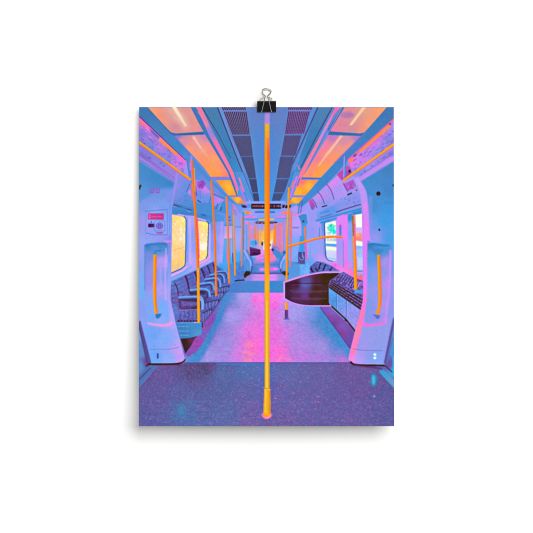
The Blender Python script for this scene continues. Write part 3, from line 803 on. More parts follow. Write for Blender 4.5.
    # =====================================================================
    # FLOOR
    # =====================================================================
    poly([(139, 426), (139, 340), (222, 292), (244, 278), (252, 264), (284, 264), (290, 285), (330, 306), (356, 345), (394, 360), (394, 426)], (120, 120, 205))
    poly([(228, 264), (256, 258), (279, 258), (300, 264), (300, 285), (226, 285)], [(240, 270, (72, 134, 214)), (250, 265, (80, 150, 230)), (262, 262, (150, 140, 230)), (284, 266, (80, 150, 230)), (292, 274, (84, 150, 226))], soft=.6)
    poly([(258, 255), (274.6, 255), (284.4, 273.4), (247.6, 273.4)], [(259, 256, (226, 128, 230)), (268, 258, (250, 120, 200)), (274, 257, (240, 124, 210)), (266, 264, (96, 134, 222)), (252, 270, (66, 128, 208)), (262, 270, (86, 138, 222)), (280, 270, (70, 134, 212)), (276, 264, (84, 134, 220))], soft=.35)
    for y, c in ((257.2, (255, 130, 110)), (260.6, (255, 120, 150))):
        line([(269.6, y), (273.4 + (y - 257) * .4, y)], 1.5, c, soft=.3)
        line([(260.6, y + .8), (264.4, y + .8)], 1.1, (246, 128, 232), soft=.35)
    rect(254.6, 263.8, 279.6, 265.2, (78, 120, 206), soft=.4, alpha=.7)
    ell(262.5, 269.5, 3.4, 1.7, (238, 130, 236), soft=.6)
    ell(274, 269, 5, 1.6, (240, 120, 232), soft=.5)
    ell(272, 269, 1.7, 1.4, (255, 90, 216), soft=.4)
    rect(248, 272.6, 284, 274.0, (82, 82, 168), soft=.25)
    poly([(246, 274.2), (284, 274.2), (284, 281), (240, 281)], [(248, 276, (130, 130, 226)), (258, 278, (200, 140, 236)), (262, 280, (226, 130, 236)), (272, 278, (232, 134, 236)), (282, 278, (120, 140, 224))], soft=.2)
    line([(252, 277.6), (282, 277.6)], .7, (150, 150, 240), soft=.2, alpha=.7)
    poly([(236, 280.8), (286, 280.8), (290, 293), (222, 293)], [(232, 287, (70, 124, 206)), (255, 287, (68, 132, 212)), (274, 286, (58, 134, 208)), (262, 282, (84, 132, 214))], soft=.2)
    for k in range(9):
        line([(238 - k * 1.5, 281.6 + k * 1.3), (285, 281.6 + k * 1.3)], .4, (92, 150, 226), alpha=.4, soft=.1)
    poly([(243.6, 274.5), (246, 271), (250, 271.3), (250.2, 274.6), (247, 276.2), (244.5, 278.5)], (58, 42, 24), soft=.2)
    poly([(235.2, 265), (243.6, 265), (244, 279.8), (236, 281)], [(237, 266, (62, 140, 220)), (240, 272, (74, 120, 206)), (243, 280, (92, 120, 210))], soft=.2)
    grain([(235.2, 265), (243.6, 265), (244, 279.8), (236, 281)], 16, .7, .7)
    line([(234.7, 281), (238, 280.3), (244.6, 280)], 1.0, (44, 30, 50), soft=.15)
    line(curve([(244.2, 250), (247.4, 256), (250.4, 262), (251.4, 271)]), 1.5, (150, 166, 252), soft=.2)
    line(curve([(246.4, 250), (249.6, 255.6), (252.4, 262), (252.8, 270)]), 1.0, (66, 116, 196), soft=.2)
    line(curve([(242.6, 251), (245.8, 257.6), (248, 264), (248.6, 270.6)]), 1.1, (84, 140, 220), soft=.2)
    line([(251.8, 266), (251.4, 272), (249.6, 274.6)], .9, (64, 58, 130), soft=.2)
    line(curve([(288.2, 252), (284, 258.4), (281, 264), (280.6, 270)]), 1.3, (160, 166, 252), soft=.2)
    line(curve([(286.4, 251), (282.4, 256.6), (279.4, 262), (279, 268)]), .9, (68, 116, 196), soft=.2)
    line(curve([(288.6, 257), (285.6, 261), (284, 266), (284, 271)]), 1.2, (124, 160, 248), soft=.2)
    poly([(282.6, 271.4), (285.2, 271), (288.4, 272.6), (288.6, 275.6), (284.6, 275.4), (282, 273.6)], (66, 46, 30), soft=.25)
    line([(280.4, 268.4), (281, 272), (283, 274.2)], .9, (70, 60, 120), soft=.2)
    rect(286, 275, 289, 281.4, (86, 140, 220), soft=.4)
    # pale vestibule floor with the magenta glow printed in it
    fl = [(222, 292.6), (290, 292.6), (320, 304), (352, 350), (352, 363), (184, 363), (186, 350)]
    poly(fl, [(228, 296, (96, 140, 222)), (245, 296, (170, 154, 238)), (258, 298, (240, 126, 232)), (276, 298, (246, 120, 234)), (282, 312, (186, 146, 236)), (296, 312, (166, 150, 238)), (312, 308, (120, 150, 232)), (322, 318, (74, 136, 210)),
              (330, 330, (66, 140, 210)), (215, 318, (92, 132, 214)), (232, 316, (168, 150, 238)), (225, 345, (160, 140, 230)), (210, 357, (164, 146, 232)), (250, 330, (222, 126, 234)), (240, 352, (206, 128, 232)), (300, 340, (176, 136, 230)),
              (320, 346, (160, 140, 226)), (342, 352, (134, 130, 222)), (340, 344, (70, 136, 212)), (300, 358, (190, 124, 228)), (318, 358, (176, 128, 226)), (344, 360, (186, 116, 214)), (198, 352, (80, 138, 214)), (280, 335, (216, 122, 232)),
              (256, 345, (252, 112, 216)), (278, 352, (246, 110, 220)), (204, 330, (146, 88, 184)), (222, 304, (110, 110, 200))])
    poly([(258, 296), (264, 294), (270, 294), (278, 298), (282, 330), (280, 345), (292, 362), (238, 362), (246, 335), (256, 316)], (255, 104, 216), soft=4.5, alpha=.5)
    ell(276, 306, 2.5, 5, (255, 96, 218), soft=1.4, alpha=.7)
    ell(255, 299, 1.8, 4.5, (255, 100, 218), soft=1.2, alpha=.8)
    # blue reflection streaks and purple shade against the seat base
    poly([(222, 293), (232, 293), (222, 318), (210, 344), (199, 362), (188, 362), (198, 346), (212, 318)], [(226, 297, (70, 136, 212)), (214, 325, (66, 132, 210)), (198, 356, (68, 138, 208))], soft=1.4, alpha=.95)
    poly([(217, 300), (222, 294), (222, 300), (214, 322), (205, 340), (196, 352), (188, 357), (184, 352), (192, 340), (203, 326)], [(218, 302, (104, 110, 198)), (208, 322, (142, 76, 182)), (196, 342, (160, 66, 178)), (188, 353, (130, 80, 180)), (206, 334, (120, 96, 194))], soft=.7)
    poly([(314, 305), (322, 306), (337, 330), (352, 350), (350, 362), (343, 352), (326, 332)], [(318, 308, (76, 138, 214)), (330, 328, (62, 138, 208)), (348, 352, (66, 140, 216))], soft=1.6, alpha=.75)
    grain(fl, 9, 2.6, 1.4, (.8, .3, .4))
    grain(fl, 7, .9, .7, (1, 1, .8))
    grain(fl, 16, 3.5, 1.2, (-.8, .2, .1), .55)
    glow = [(244, 300), (290, 300), (292, 362), (234, 362)]
    grain(glow, 14, 2.4, 2.4, (.25, -.9, -.3), .45, soft=2)
    for x, y, rx, ry in ((248, 345, 3, 2.4), (246, 352, 3.4, 2.2), (251, 354, 2.6, 3), (247.5, 359.6, 4, 2), (255, 348, 1.6, 1.6), (281, 357, 2.6, 1.8), (289.5, 359, 2.4, 1.6), (276, 360, 2.4, 1.2)):
        ell(x, y, rx, ry, (255, 134, 176), soft=1.1, alpha=.62)
    warm = [(242, 341), (255, 340), (256, 362), (240, 362)]
    grain(warm, 22, 1.7, 1.4, (0, .9, -1.0), .45, soft=1.5)
    for k in range(12):
        x = 286 + RNG.random() * 40
        y = 312 + RNG.random() * 42
        line([(x, y), (x + 5 + 7 * RNG.random(), y)], .7, (120, 128, 220), soft=.4, alpha=.4)
    # ---- dark front floor ---------------------------------------------------
    fd = [(139, 363), (394, 363), (394, 426.5), (139, 426.5)]
    poly(fd, [(145, 372, (100, 72, 146)), (165, 374, (106, 80, 158)), (192, 368, (88, 66, 122)), (206, 364, (80, 62, 108)), (222, 374, (82, 104, 172)), (245, 370, (80, 112, 182)), (262, 370, (90, 112, 186)), (290, 374, (100, 102, 176)), (325, 374, (106, 94, 168)),
              (345, 372, (112, 80, 156)), (360, 388, (108, 82, 156)), (388, 395, (90, 80, 154)), (391, 415, (88, 82, 152)), (150, 395, (98, 84, 160)), (180, 392, (92, 92, 164)), (145, 420, (88, 86, 160)), (185, 415, (80, 106, 174)),
              (212, 398, (88, 96, 166)), (225, 415, (88, 102, 170)), (245, 392, (96, 96, 170)), (250, 416, (106, 90, 164)), (282, 420, (116, 82, 156)), (275, 392, (104, 94, 172)), (300, 405, (106, 90, 166)), (330, 412, (104, 84, 160)), (345, 420, (106, 84, 158)),
              (310, 420, (108, 86, 160))])
    poly(fd, (92, 92, 156), alpha=.28)
    grain(fd, 7, .9, .9, (1, .8, .8))
    grain(fd, 7, 2.6, 1.6, (1.1, -.3, -.3))
    grain(fd, 30, .9, .8, (.9, .7, .8), .68)
    grain(fd, 14, 1.2, .9, (-.3, .9, .6), .66)
    for x0, x1, c in ((150, 172, (110, 120, 190)), (172, 196, (60, 150, 200)), (196, 240, (120, 136, 200)), (240, 264, (170, 104, 180)), (272, 300, (110, 130, 200)), (300, 345, (104, 124, 200)), (345, 392, (130, 110, 185))):
        for k in range(17):                                # grooved tread plate
            y = 401 + k * 1.5
            seg = x0
            while seg < x1:
                l = 1.2 + RNG.random() * 5
                if RNG.random() < .6:
                    line([(seg, y), (min(seg + l, x1), y)], .6, c, soft=.15, alpha=.22 + .34 * RNG.random())
                seg += l + RNG.random() * 2.5
    ell(181, 410, 3.2, 7, (56, 150, 194), soft=2.6, alpha=.6)
    ell(190, 402, 4, 6, (80, 130, 186), soft=3, alpha=.4)
    for k in range(34):
        x, y = 236 + RNG.random() * 84, 392 + RNG.random() * 32
        ell(x, y, .5 + .7 * RNG.random(), .35, [(226, 100, 190), (244, 124, 130), (206, 110, 206)][k % 3], soft=.2, alpha=.75)
    for k in range(60):
        x, y = 145 + RNG.random() * 240, 380 + RNG.random() * 44
        ell(x, y, .45, .4, [(186, 150, 220), (206, 120, 200), (110, 170, 220)][k % 3], soft=.15, alpha=.7)
    grain([(184, 363), (214, 363), (212, 375), (188, 380)], 16, .9, .8, (.9, .6, .6), soft=2)
    line([(184, 362.6), (352, 362.6)], .8, (70, 76, 160), soft=.15)
    line([(216, 364), (266, 364)], 1.4, (70, 122, 206), soft=.4, alpha=.8)
    ell(212, 367, 4, 5, (112, 76, 150), soft=1.8, alpha=.5)

    # =====================================================================
    # SEATS, LEFT
    # =====================================================================
    seat = [(171, 281), (189.8, 272.4), (197, 269.6), (213.5, 261), (217, 266), (226, 272), (231, 282), (229, 289), (222, 297), (212, 313), (203, 322), (203, 323), (176, 323), (171, 300)]
    poly(seat, [(175, 285, (82, 118, 198)), (182, 284, (84, 112, 196)), (192, 280, (84, 100, 190)), (205, 272, (78, 92, 180)), (214, 270, (72, 100, 190)), (180, 300, (110, 84, 172)), (190, 310, (96, 88, 172)), (205, 300, (82, 86, 172)), (220, 288, (76, 104, 190)),
                (174, 310, (90, 120, 205)), (196, 318, (92, 96, 180))])
    grain(seat, 18, .75, .75, (1, .8, .9))
    grain(seat, 34, .9, .9, (.9, .1, .1), .55)
    grain(seat, 16, 1.6, .6, (-.3, .3, .4), .5)
    for k in range(17):                                    # woven rows across the seat backs
        o = 2.2 + k * 1.35
        sl = .8 - k * .035
        line([(172, 280.6 + o), (180, 280.6 + o - 3.6 * sl), (189.8, 272.2 + o * .92 + (1 - sl) * 4), (204, 265.6 + o * .78 + (1 - sl) * 7), (216, 262 + o * .62 + (1 - sl) * 6)], .55,
             [(58, 70, 160), (126, 130, 214), (104, 74, 160)][k % 3], .4, soft=.12, alpha=.5)
    line([(171, 280.6), (189.8, 272.2), (197, 269.2), (214, 260.6)], 1.5, (140, 164, 250), 1.0, soft=.25)
    line([(171.2, 282.8), (175, 284.4), (177, 292)], 1.3, (112, 150, 230), soft=.3)
    edges = [([(174.6, 283), (177.5, 289), (178.6, 298)], 1.2), ([(185.2, 275.6), (187.4, 281), (190.2, 293.5)], 1.9), ([(194.6, 271.6), (196.4, 276), (197.6, 284)], 1.6), ([(201.3, 268.6), (203.2, 273), (205, 278.6)], 1.8),
             ([(207.2, 265.6), (208.8, 269), (210.2, 274)], 1.6), ([(212.8, 263.4), (214, 267), (214.8, 271)], 1.3)]
    for p, w in edges:
        line(curve(p), w, (66, 40, 80), w * .7, soft=.35)
        line(curve(p), w * .8, (112, 98, 196), w * .7, soft=.25, shift=w * 1.0)
    for k in range(26):
        t = RNG.random()
        ell(177 + t * 33, 292 - t * 24 + RNG.random() * 6, .6, .9, [(120, 60, 140), (64, 40, 90), (128, 120, 206)][k % 3], soft=.3, alpha=.55)
    # dark recesses and cushions
    for q, c in (([(190, 292.6), (205, 291.2), (206, 294.6), (190, 295)], (66, 40, 56)), ([(179, 299.8), (200, 299), (200, 302), (186, 301.6)], (72, 36, 74)), ([(178.8, 301), (181.4, 301), (181.4, 308), (178.8, 309)], (84, 40, 96)),
                 ([(191, 306.4), (198.4, 305.4), (198.4, 309.4), (190.6, 309.8)], (70, 40, 60)), ([(180.6, 306.8), (190, 305.6), (190, 309.8), (180.6, 309.6)], (92, 44, 110)),
                 ([(201, 297), (209, 296), (205, 304), (201, 306)], (78, 60, 120))):
        poly(q, c, soft=.55, alpha=.72)
    poly([(179, 311), (201, 309.5), (201, 319.8), (177.4, 321)], [(181, 312, (92, 104, 190)), (196, 313, (86, 100, 184)), (188, 318, (92, 92, 180))], soft=.3)
    grain([(179, 311), (201, 309.5), (201, 319.8), (177.4, 321)], 30, .65, .65, (1, .8, 1))
    for k in range(11):
        line([(179 + k * 2, 310.6), (177.6 + k * 2.2, 320)], .6, [(128, 126, 214), (62, 60, 140)][k % 2], soft=.2, alpha=.5)
    for k in range(5):
        line([(178.6, 312.4 + k * 1.9), (201, 311.4 + k * 1.9)], .45, (112, 92, 180), soft=.15, alpha=.5)
    line([(179, 310.4), (191, 309.7), (200, 309.4)], .6, (134, 140, 226), soft=.15)
    for k in range(8):
        rect(177.6 + k * 3, 320.2, 179.6 + k * 3, 321.6, (66, 36, 66), soft=.15)
    # seat fronts stepping away along the aisle
    for x0, y0, x1, y1, x2, y2, x3, y3 in ((203, 313, 212, 308.5, 210.6, 314, 203, 322), (205, 303, 219, 299.4, 216.6, 305, 206, 308.5), (211, 294.6, 224, 291.6, 222, 297, 212, 299), (219, 288, 229, 285.8, 227.6, 290.5, 219, 292)):
        q = [(x0, y0), (x1, y1), (x2, y2), (x3, y3)]
        poly(q, [(x0, y0, (84, 100, 182)), (x1, y1, (88, 112, 200))], soft=.2)
        for j, t in enumerate((.08, .22, .36, .5, .64, .78, .92)):
            line([(x0 + (x1 - x0) * t, y0 + (y1 - y0) * t), (x3 + (x2 - x3) * t, y3 + (y2 - y3) * t)], .6, [(150, 146, 216), (64, 60, 140)][j % 2], soft=.15, alpha=.65)
        for t in (.02, .2, .42, .6, .8):
            ell(x0 + (x1 - x0) * t, y0 + (y1 - y0) * t, .9, .5, (56, 36, 60), soft=.3, alpha=.8)
        line([(x0, y0), (x1, y1)], .5, (60, 40, 80), soft=.2, alpha=.8)
        line([(x1, y1), (x1 * .6 + x2 * .4, y1 * .6 + y2 * .4)], 1.0, (56, 36, 60), soft=.2)
    line([(228.6, 290), (222, 297), (217.6, 304.5), (211, 314), (203.4, 322.5)], .9, (72, 52, 110), soft=.35, alpha=.75)
    # arm rests
    arms = [([(178.4, 297.6), (197, 296.9), (201.5, 298), (203, 303), (202.6, 309)], 2.5), ([(200, 289.6), (205.4, 289.4), (208.8, 291.6), (209.8, 297)], 2.4), ([(189.8, 290.4), (198, 289.4), (203, 289)], 2.4),
            ([(199.8, 284.2), (209.4, 282.8), (213, 285), (214, 290.5)], 2.2), ([(204.6, 279.6), (215.6, 278.2), (219.4, 281), (220.2, 287.4)], 2.0), ([(209.4, 275.4), (219.4, 273.9), (223.4, 276.6), (224.2, 282.6)], 1.8),
            ([(216, 272), (224.4, 271.3), (227.4, 274), (227.8, 278.6)], 1.5)]
    for p, w in arms:
        c = curve(p)
        line(c, w * .9, (58, 40, 72), soft=.35, shift=w * .75, alpha=.65)
        line(c, w, (72, 138, 220), soft=.15)
        line(c, w * .4, (128, 166, 248), soft=.2, shift=-w * .22)
    poly([(199, 297.6), (203.4, 300), (203.6, 309.6), (201.4, 309.6), (201.2, 302)], (120, 168, 252), soft=.2)
    # heater box
    poly([(176.2, 322.6), (201.8, 322.4), (202, 333.4), (198, 336.4), (190, 338.2), (180.8, 339)], [(180, 325, (58, 130, 198)), (198, 325, (64, 140, 208)), (184, 336, (56, 130, 196)), (200, 333, (80, 146, 214))])
    line([(176.6, 323), (194, 322.6), (201.6, 322.6)], .8, (96, 158, 232), soft=.1)
    line([(193.6, 322.4), (200, 322.3)], .7, (214, 170, 246), soft=.15)
    for y, x0, x1 in ((326.4, 177.8, 189.8), (330.9, 179, 189.4), (335.2, 180, 189.6)):
        for k in range(9):
            a = x0 + (x1 - x0) * k / 9
            line([(a, y), (a + (x1 - x0) / 11, y)], .75, [(128, 160, 236), (150, 170, 240), (104, 150, 224)][k % 3], soft=.12)
    poly([(180.8, 339), (190, 338.2), (196, 336.8), (191.5, 345), (185.4, 353.4)], [(184, 341, (62, 36, 30)), (192, 339, (96, 48, 90)), (186, 350, (70, 34, 46))], soft=.2)
    line([(180.6, 338.9), (190, 338.2), (197.5, 336.4)], .7, (66, 42, 60), soft=.15)
    line([(202.4, 322.4), (202.5, 327.4)], 1.0, (62, 44, 34), soft=.15)

    # =====================================================================
    # SEAT, BASE AND FLAP TABLE, RIGHT
    # =====================================================================
    poly([(319.6, 306), (328.4, 305.4), (356, 331), (351, 350), (334, 327)], [(322, 308, (128, 84, 186)), (332, 312, (128, 92, 196)), (330, 318, (130, 72, 168)), (342, 326, (124, 84, 186)), (352, 340, (112, 76, 176)), (340, 334, (132, 64, 156)), (334, 324, (120, 66, 158))], soft=.2)
    line([(320, 307), (334, 326.4), (351, 349.6)], .9, (92, 62, 148), soft=.2)
    line([(326, 310), (347, 336)], .5, (110, 74, 172), soft=.3, alpha=.5)
    poly([(328.8, 285.4), (361.2, 309), (360, 318), (356, 331.4), (330.4, 306), (328.6, 302)], [(331, 290, (84, 158, 232)), (334, 302, (76, 146, 222)), (342, 304, (112, 150, 236)), (348, 312, (146, 146, 238)), (356, 312, (150, 146, 240)), (354, 324, (156, 146, 238))])
    grain([(328.8, 285.4), (361.2, 309), (356, 331.4), (328.6, 302)], 12, .8, .8)
    for x, y0, y1 in ((336.8, 291.4, 309.4), (346.4, 298.4, 318.6)):
        line([(x, y0), (x - .3, y1)], .7, (62, 118, 190), soft=.12)
        line([(x + .8, y0 + 1), (x + .5, y1)], .6, (150, 170, 250), soft=.15)
    line([(361, 309), (357.6, 322)], 1.2, (80, 140, 214), soft=.2)
    line([(328.4, 303.4), (346.2, 319.8), (355.6, 331.6)], 1.5, (62, 38, 26), 1.2, soft=.1)
    poly([(345, 318), (347.6, 320.6), (346.8, 322), (344.4, 320)], (50, 34, 30))
    cush = [(337, 274.6), (343.4, 271.8), (353, 277.2), (363, 281), (363, 299), (361.2, 309.2), (328.6, 286), (329.6, 280.8)]
    poly(cush, [(342, 275, (104, 90, 184)), (352, 285, (112, 92, 184)), (360, 290, (106, 90, 180)), (335, 282, (84, 66, 140)), (350, 298, (92, 76, 160))])
    def along(p, q, t):
        return (p[0] + (q[0] - p[0]) * t, p[1] + (q[1] - p[1]) * t)
    for k in range(8):                                     # woven stripes running along the bench
        t = k / 8
        p, q = along((328.6, 286.4), (337.4, 275), t), along((361.2, 309.2), (366, 285), t)
        if k < 4:
            line([p, q], 1.5 if k else 2.0, (66, 40, 44), soft=.2)
            for j in range(12):
                line([along(p, q, .02 + j / 12.4), along(p, q, .07 + j / 12.4)], .7, [(140, 116, 206), (112, 88, 180)][(j + k) % 2], soft=.15, shift=-1.0)
        else:
            n = 15
            for j in range(n):
                if (j + k) % 3:
                    line([along(p, q, j / n), along(p, q, (j + .8) / n)], 1.0, [(66, 40, 92), (88, 52, 128), (150, 130, 220)][(j * 5 + k) % 3], soft=.15)
    for k in range(9):
        p = along((341, 273.4), (362, 283), k / 9)
        line([p, (p[0] - 4.5, p[1] + 6.5)], 1.1 if k % 2 else .7, (66, 42, 96), soft=.2, alpha=.85)
        line([(p[0] + 1.2, p[1]), (p[0] - 3, p[1] + 6.2)], .6, (156, 140, 226), soft=.15, alpha=.7)
    grain(cush, 26, .6, .6, (1, .8, 1))
    ell(360.6, 284, 2.6, 2.2, (150, 110, 200), soft=.4, alpha=.8)
    line(curve([(358.5, 287), (359, 283.4), (362.5, 281.6)]), .7, (206, 150, 226), soft=.15)
    line([(352.6, 278), (362.6, 281.6)], .8, (78, 60, 130), soft=.2)
    poly([(354, 289), (357.6, 289.6), (364, 291.4), (364, 294), (356.6, 293), (354.4, 293.6)], (78, 150, 226), soft=.2)
    # flap table
    flap = [(283.2, 281.8)] + curve([(283.2, 281.8), (294, 278), (308, 274.2), (317.5, 272.3), (323, 271.5), (330, 271.3)], 5) + [(343, 271.3), (337.5, 275.4), (330, 280.6), (328.8, 285.6), (328.6, 302), (332, 306.4)] + \
        curve([(332, 306.4), (316, 306.4), (303.4, 305.9), (292.2, 303.2), (283.6, 299)], 5)
    poly(flap, (196, 148, 246), soft=.08)
    inner = [(285, 282.8)] + curve([(285, 282.8), (296, 279.2), (308, 275.7), (317.5, 273.9), (324, 273.2), (330, 273.1)], 5) + [(340, 273), (337.2, 275.4), (329.8, 280.6), (328.6, 285.6), (328.6, 302), (330, 305.2)] + \
        curve([(330, 305.2), (316, 305.2), (303.4, 304.7), (293, 302.2), (285, 298)], 5)
    poly(inner, [(287, 286, (70, 30, 58)), (287, 297, (72, 32, 66)), (296, 284, (76, 28, 62)), (298, 298, (86, 40, 84)), (305, 280, (104, 66, 150)), (305, 284, (88, 100, 190)), (304, 290, (84, 70, 150)), (305, 296, (100, 48, 120)), (316, 280, (84, 34, 60)),
                 (316, 290, (70, 36, 22)), (324, 278, (66, 40, 12)), (324, 300, (64, 40, 14)), (312, 303, (78, 40, 60)), (332, 276, (62, 38, 14)), (304, 302, (86, 40, 90)), (312, 296, (74, 34, 40))])
    poly([(301, 279), (314, 277), (310, 288), (308, 296), (303, 296), (301, 288)], [(307, 279, (110, 96, 190)), (306, 284, (86, 104, 196)), (305, 294, (96, 56, 150))], soft=1.8, alpha=.35)
    ell(305, 296, 3, 2, (120, 50, 160), soft=1.2, alpha=.6)
    for y, a in ((283.6, 1), (291.2, 0), (298.4, 0)):
        line([(290, y - .4), (327, y)], .8, (40, 20, 40) if a else (112, 70, 130), soft=.25, alpha=.75)
        line([(292, y + 1), (322, y + 1.2)], .5, (140, 84, 140), soft=.2, alpha=.5)
    line([(285, 284), (286.6, 297)], .5, (110, 60, 90), soft=.2, alpha=.6)
    line([(283.2, 281.8), (294, 278), (308, 274.2)], .6, (255, 130, 170), soft=.15)
    line([(284.2, 283), (284.4, 298.8)], .9, (212, 160, 250), soft=.15)
    # short post under the flap
    rect(285.2, 302.3, 287.6, 310, [(285.3, 305, (255, 176, 20)), (287.5, 305, (246, 140, 10))])
    rect(284.9, 309.8, 288.2, 319, [(285, 312, (84, 60, 130)), (288, 312, (130, 70, 160))])
    ell(286.6, 319, 3.2, .7, (96, 100, 190), soft=.3)
    rect(285.4, 320, 288, 327, (140, 140, 226), soft=.8, alpha=.6)

    # =====================================================================
    # GRAB POLES
    # =====================================================================
    rect(251.3, 203.9, 282, 208.9, (52, 30, 34), soft=.12)               # dot matrix displays, too small to read
    rect(281, 203, 282.4, 209.2, (120, 150, 240), soft=.2)
    x = 252.4
    while x < 280.4:
        w = .5 + RNG.random() * 1.1
        h = .9 + RNG.random() * .35
        rect(x, 206.2 - h, x + w, 206.2 + h, [(216, 120, 150), (196, 104, 120), (150, 96, 170), (224, 132, 140)][RNG.integers(4)], soft=.22, alpha=.8)
        x += w + .35 + (RNG.random() < .18) * .9
    poly([(282.4, 205), (291.2, 205.2), (290, 208.2), (282.4, 208)], (56, 34, 44), soft=.2)
    line([(284, 209), (286, 204)], .7, (150, 140, 240), soft=.15)
    poly([(241, 205), (243, 207.8), (246.8, 207.6), (246, 205.6)], (60, 40, 80), soft=.3)
    pole([(242.3, 216), (242, 250), (241.6, 266.6)], 1.4, 1.2, (255, 140, 60), (250, 110, 60))
    pole([(233.6, 211), (234.2, 240), (235.2, 275.4)], 1.6, 1.6, (255, 170, 30), (255, 134, 20))
    line([(233.4, 205), (233.6, 215)], 1.1, (246, 110, 130), soft=.2)
    pole([(226.4, 196.4), (227.8, 225), (229.4, 283.4)], 1.6, 1.9, (255, 150, 30), (255, 128, 10), (255, 96, 60))
    pole([(248.6, 222), (248.6, 248)], .8, .8, (255, 130, 120), (252, 120, 130))
    pole([(211.4, 180), (213, 205), (215.2, 245), (216.4, 296)], 1.6, 2.2, (255, 140, 40), (255, 116, 8), (255, 90, 70))
    pole([(192, 160.4), (193.4, 185), (195.6, 215), (198, 262), (198.8, 322.4)], 2.0, 2.9, (255, 136, 30), (255, 104, 4))
    line([(192.2, 163), (192.7, 175), (193, 180)], 1.0, (255, 96, 190), soft=.15, shift=.8)
    line([(191.9, 182), (193.4, 200)], .8, (255, 100, 130), soft=.15, shift=.9)
    line([(194.2, 168), (195.2, 192)], .8, (255, 178, 30), soft=.15)
    line([(196.9, 218), (198.2, 240), (198.8, 258)], 1.0, (255, 80, 190), .8, soft=.12, shift=-.5)
    line([(198.2, 268), (198.9, 322.3)], 2.3, (238, 172, 18), 2.6, soft=.2)
    line([(198.9, 272), (199.6, 322.3)], .9, (252, 140, 10), 1.0, soft=.2)
    line([(139, 142.4), (191, 180.2)], 2.5, (255, 142, 10), 2.1)
    line([(139, 141.8), (191, 179.7)], .9, (255, 170, 24), .8, soft=.15)
    line([(141, 145), (190, 181)], .5, (222, 90, 120), soft=.1, alpha=.7)
    poly([(189.8, 181), (192.2, 179.6), (192.6, 182.8), (190.4, 183.6)], (90, 140, 230), soft=.2)
    # right
    pole([(291.4, 211.4), (290.8, 240), (290, 267)], 1.4, 1.3, (255, 130, 80), (252, 106, 80))
    pole([(304.8, 226.8), (305.6, 241)], 1.5, 1.3, (255, 140, 80), (252, 110, 60))
    pole([(288.9, 187.5), (288.2, 215), (287, 250), (286.6, 280.4)], 1.9, 2.0, (255, 172, 20), (255, 140, 4), (255, 116, 30))
    rail = curve([(287.4, 246.6), (295, 244.6), (308, 241), (316, 238.8), (324, 237.3), (334, 236.6), (342.6, 237)], 5)
    line(rail, 2.0, (255, 130, 20))
    line(rail, .8, (255, 168, 20), soft=.15, shift=-.4)
    line(rail, .5, (246, 84, 96), soft=.1, shift=.75)
    pole([(353.2, 215.4), (354, 240), (355.2, 268), (355.6, 289.4)], 2.2, 3.4, (255, 160, 10), (255, 134, 2))
    line([(352.7, 215.6), (353.2, 236)], .7, (96, 70, 110), soft=.12)
    line([(354.6, 224), (355.4, 250)], 1.0, (255, 84, 170), soft=.2)
    line([(394, 144.2), (343, 180.8)], 2.5, (255, 146, 12), 2.2)
    line([(394, 143.6), (343, 180.3)], .9, (255, 172, 40), .8, soft=.15)
    line([(393, 146.6), (346, 180.2)], .5, (210, 90, 150), soft=.1, alpha=.7)

    # =====================================================================
    # DOOR PILLAR, LEFT
    # =====================================================================
    poly([(139, 318), (151.4, 363.4), (156, 369), (139, 388)], [(140, 330, (120, 160, 240)), (142, 352, (96, 136, 208)), (147, 362, (110, 72, 160)), (140, 365, (84, 142, 208))])
    poly([(139, 376), (146, 368), (151, 363), (160, 366), (150, 372), (139, 388)], (72, 116, 186), soft=.25)
    line([(139, 379.6), (151, 367.4)], 1.0, (96, 62, 120), soft=.3)
    line([(146, 366), (151, 363.6), (180, 364.6)], 2.0, (86, 44, 92), soft=.3)
    pil = [(139, 160.2), (174.6, 182.2)] + curve([(174.6, 182.2), (173, 190), (172.3, 203), (171.6, 230), (171.2, 276), (171, 286), (170, 296), (173.4, 313), (180, 339.4), (184.6, 357)], 6) + \
        curve([(184.6, 357), (184.8, 359.4), (182.4, 361.6), (176, 363)], 4) + [(151.4, 363.8), (139, 320)]
    poly(pil, [(142, 164, (72, 142, 206)), (155, 175, (66, 140, 208)), (170, 182, (70, 140, 214)), (142, 185, (74, 144, 216)), (160, 190, (104, 152, 230)), (171, 195, (122, 146, 238)), (145, 206, (124, 152, 238)), (165, 206, (120, 156, 242)),
               (142, 222, (152, 150, 244)), (156, 216, (142, 170, 250)), (168, 230, (140, 165, 250)), (142, 244, (146, 164, 250)), (141, 290, (110, 176, 254)), (143, 310, (134, 158, 248)), (169, 262, (134, 160, 250)), (171, 240, (150, 140, 240)), (170, 300, (170, 158, 248)),
               (174, 320, (176, 164, 250)), (152, 335, (112, 164, 250)), (165, 340, (126, 172, 255)), (178, 350, (194, 156, 248)), (182, 358, (196, 150, 246)), (155, 358, (104, 168, 250)), (170, 358, (138, 170, 252))])
    poly([(139, 160.2), (174.6, 182.2), (172.8, 186), (156, 190), (146, 198), (139, 202)], [(142, 166, (66, 140, 206)), (160, 178, (62, 136, 206)), (172, 183, (60, 132, 208)), (142, 195, (84, 146, 220))], soft=1.6, alpha=.85)
    line([(176, 182), (172.2, 205)], 1.6, (150, 140, 240), soft=.4)
    line(curve([(170.3, 200), (169.6, 230), (169.3, 262)]), .5, (110, 130, 226), soft=.3)
    line([(139, 161), (174.4, 182.8)], .7, (146, 134, 232), soft=.2)
    poly([(139, 186), (140.6, 184.6), (141.6, 185.2), (140, 189.6), (139, 190)], (58, 40, 20), soft=.15)
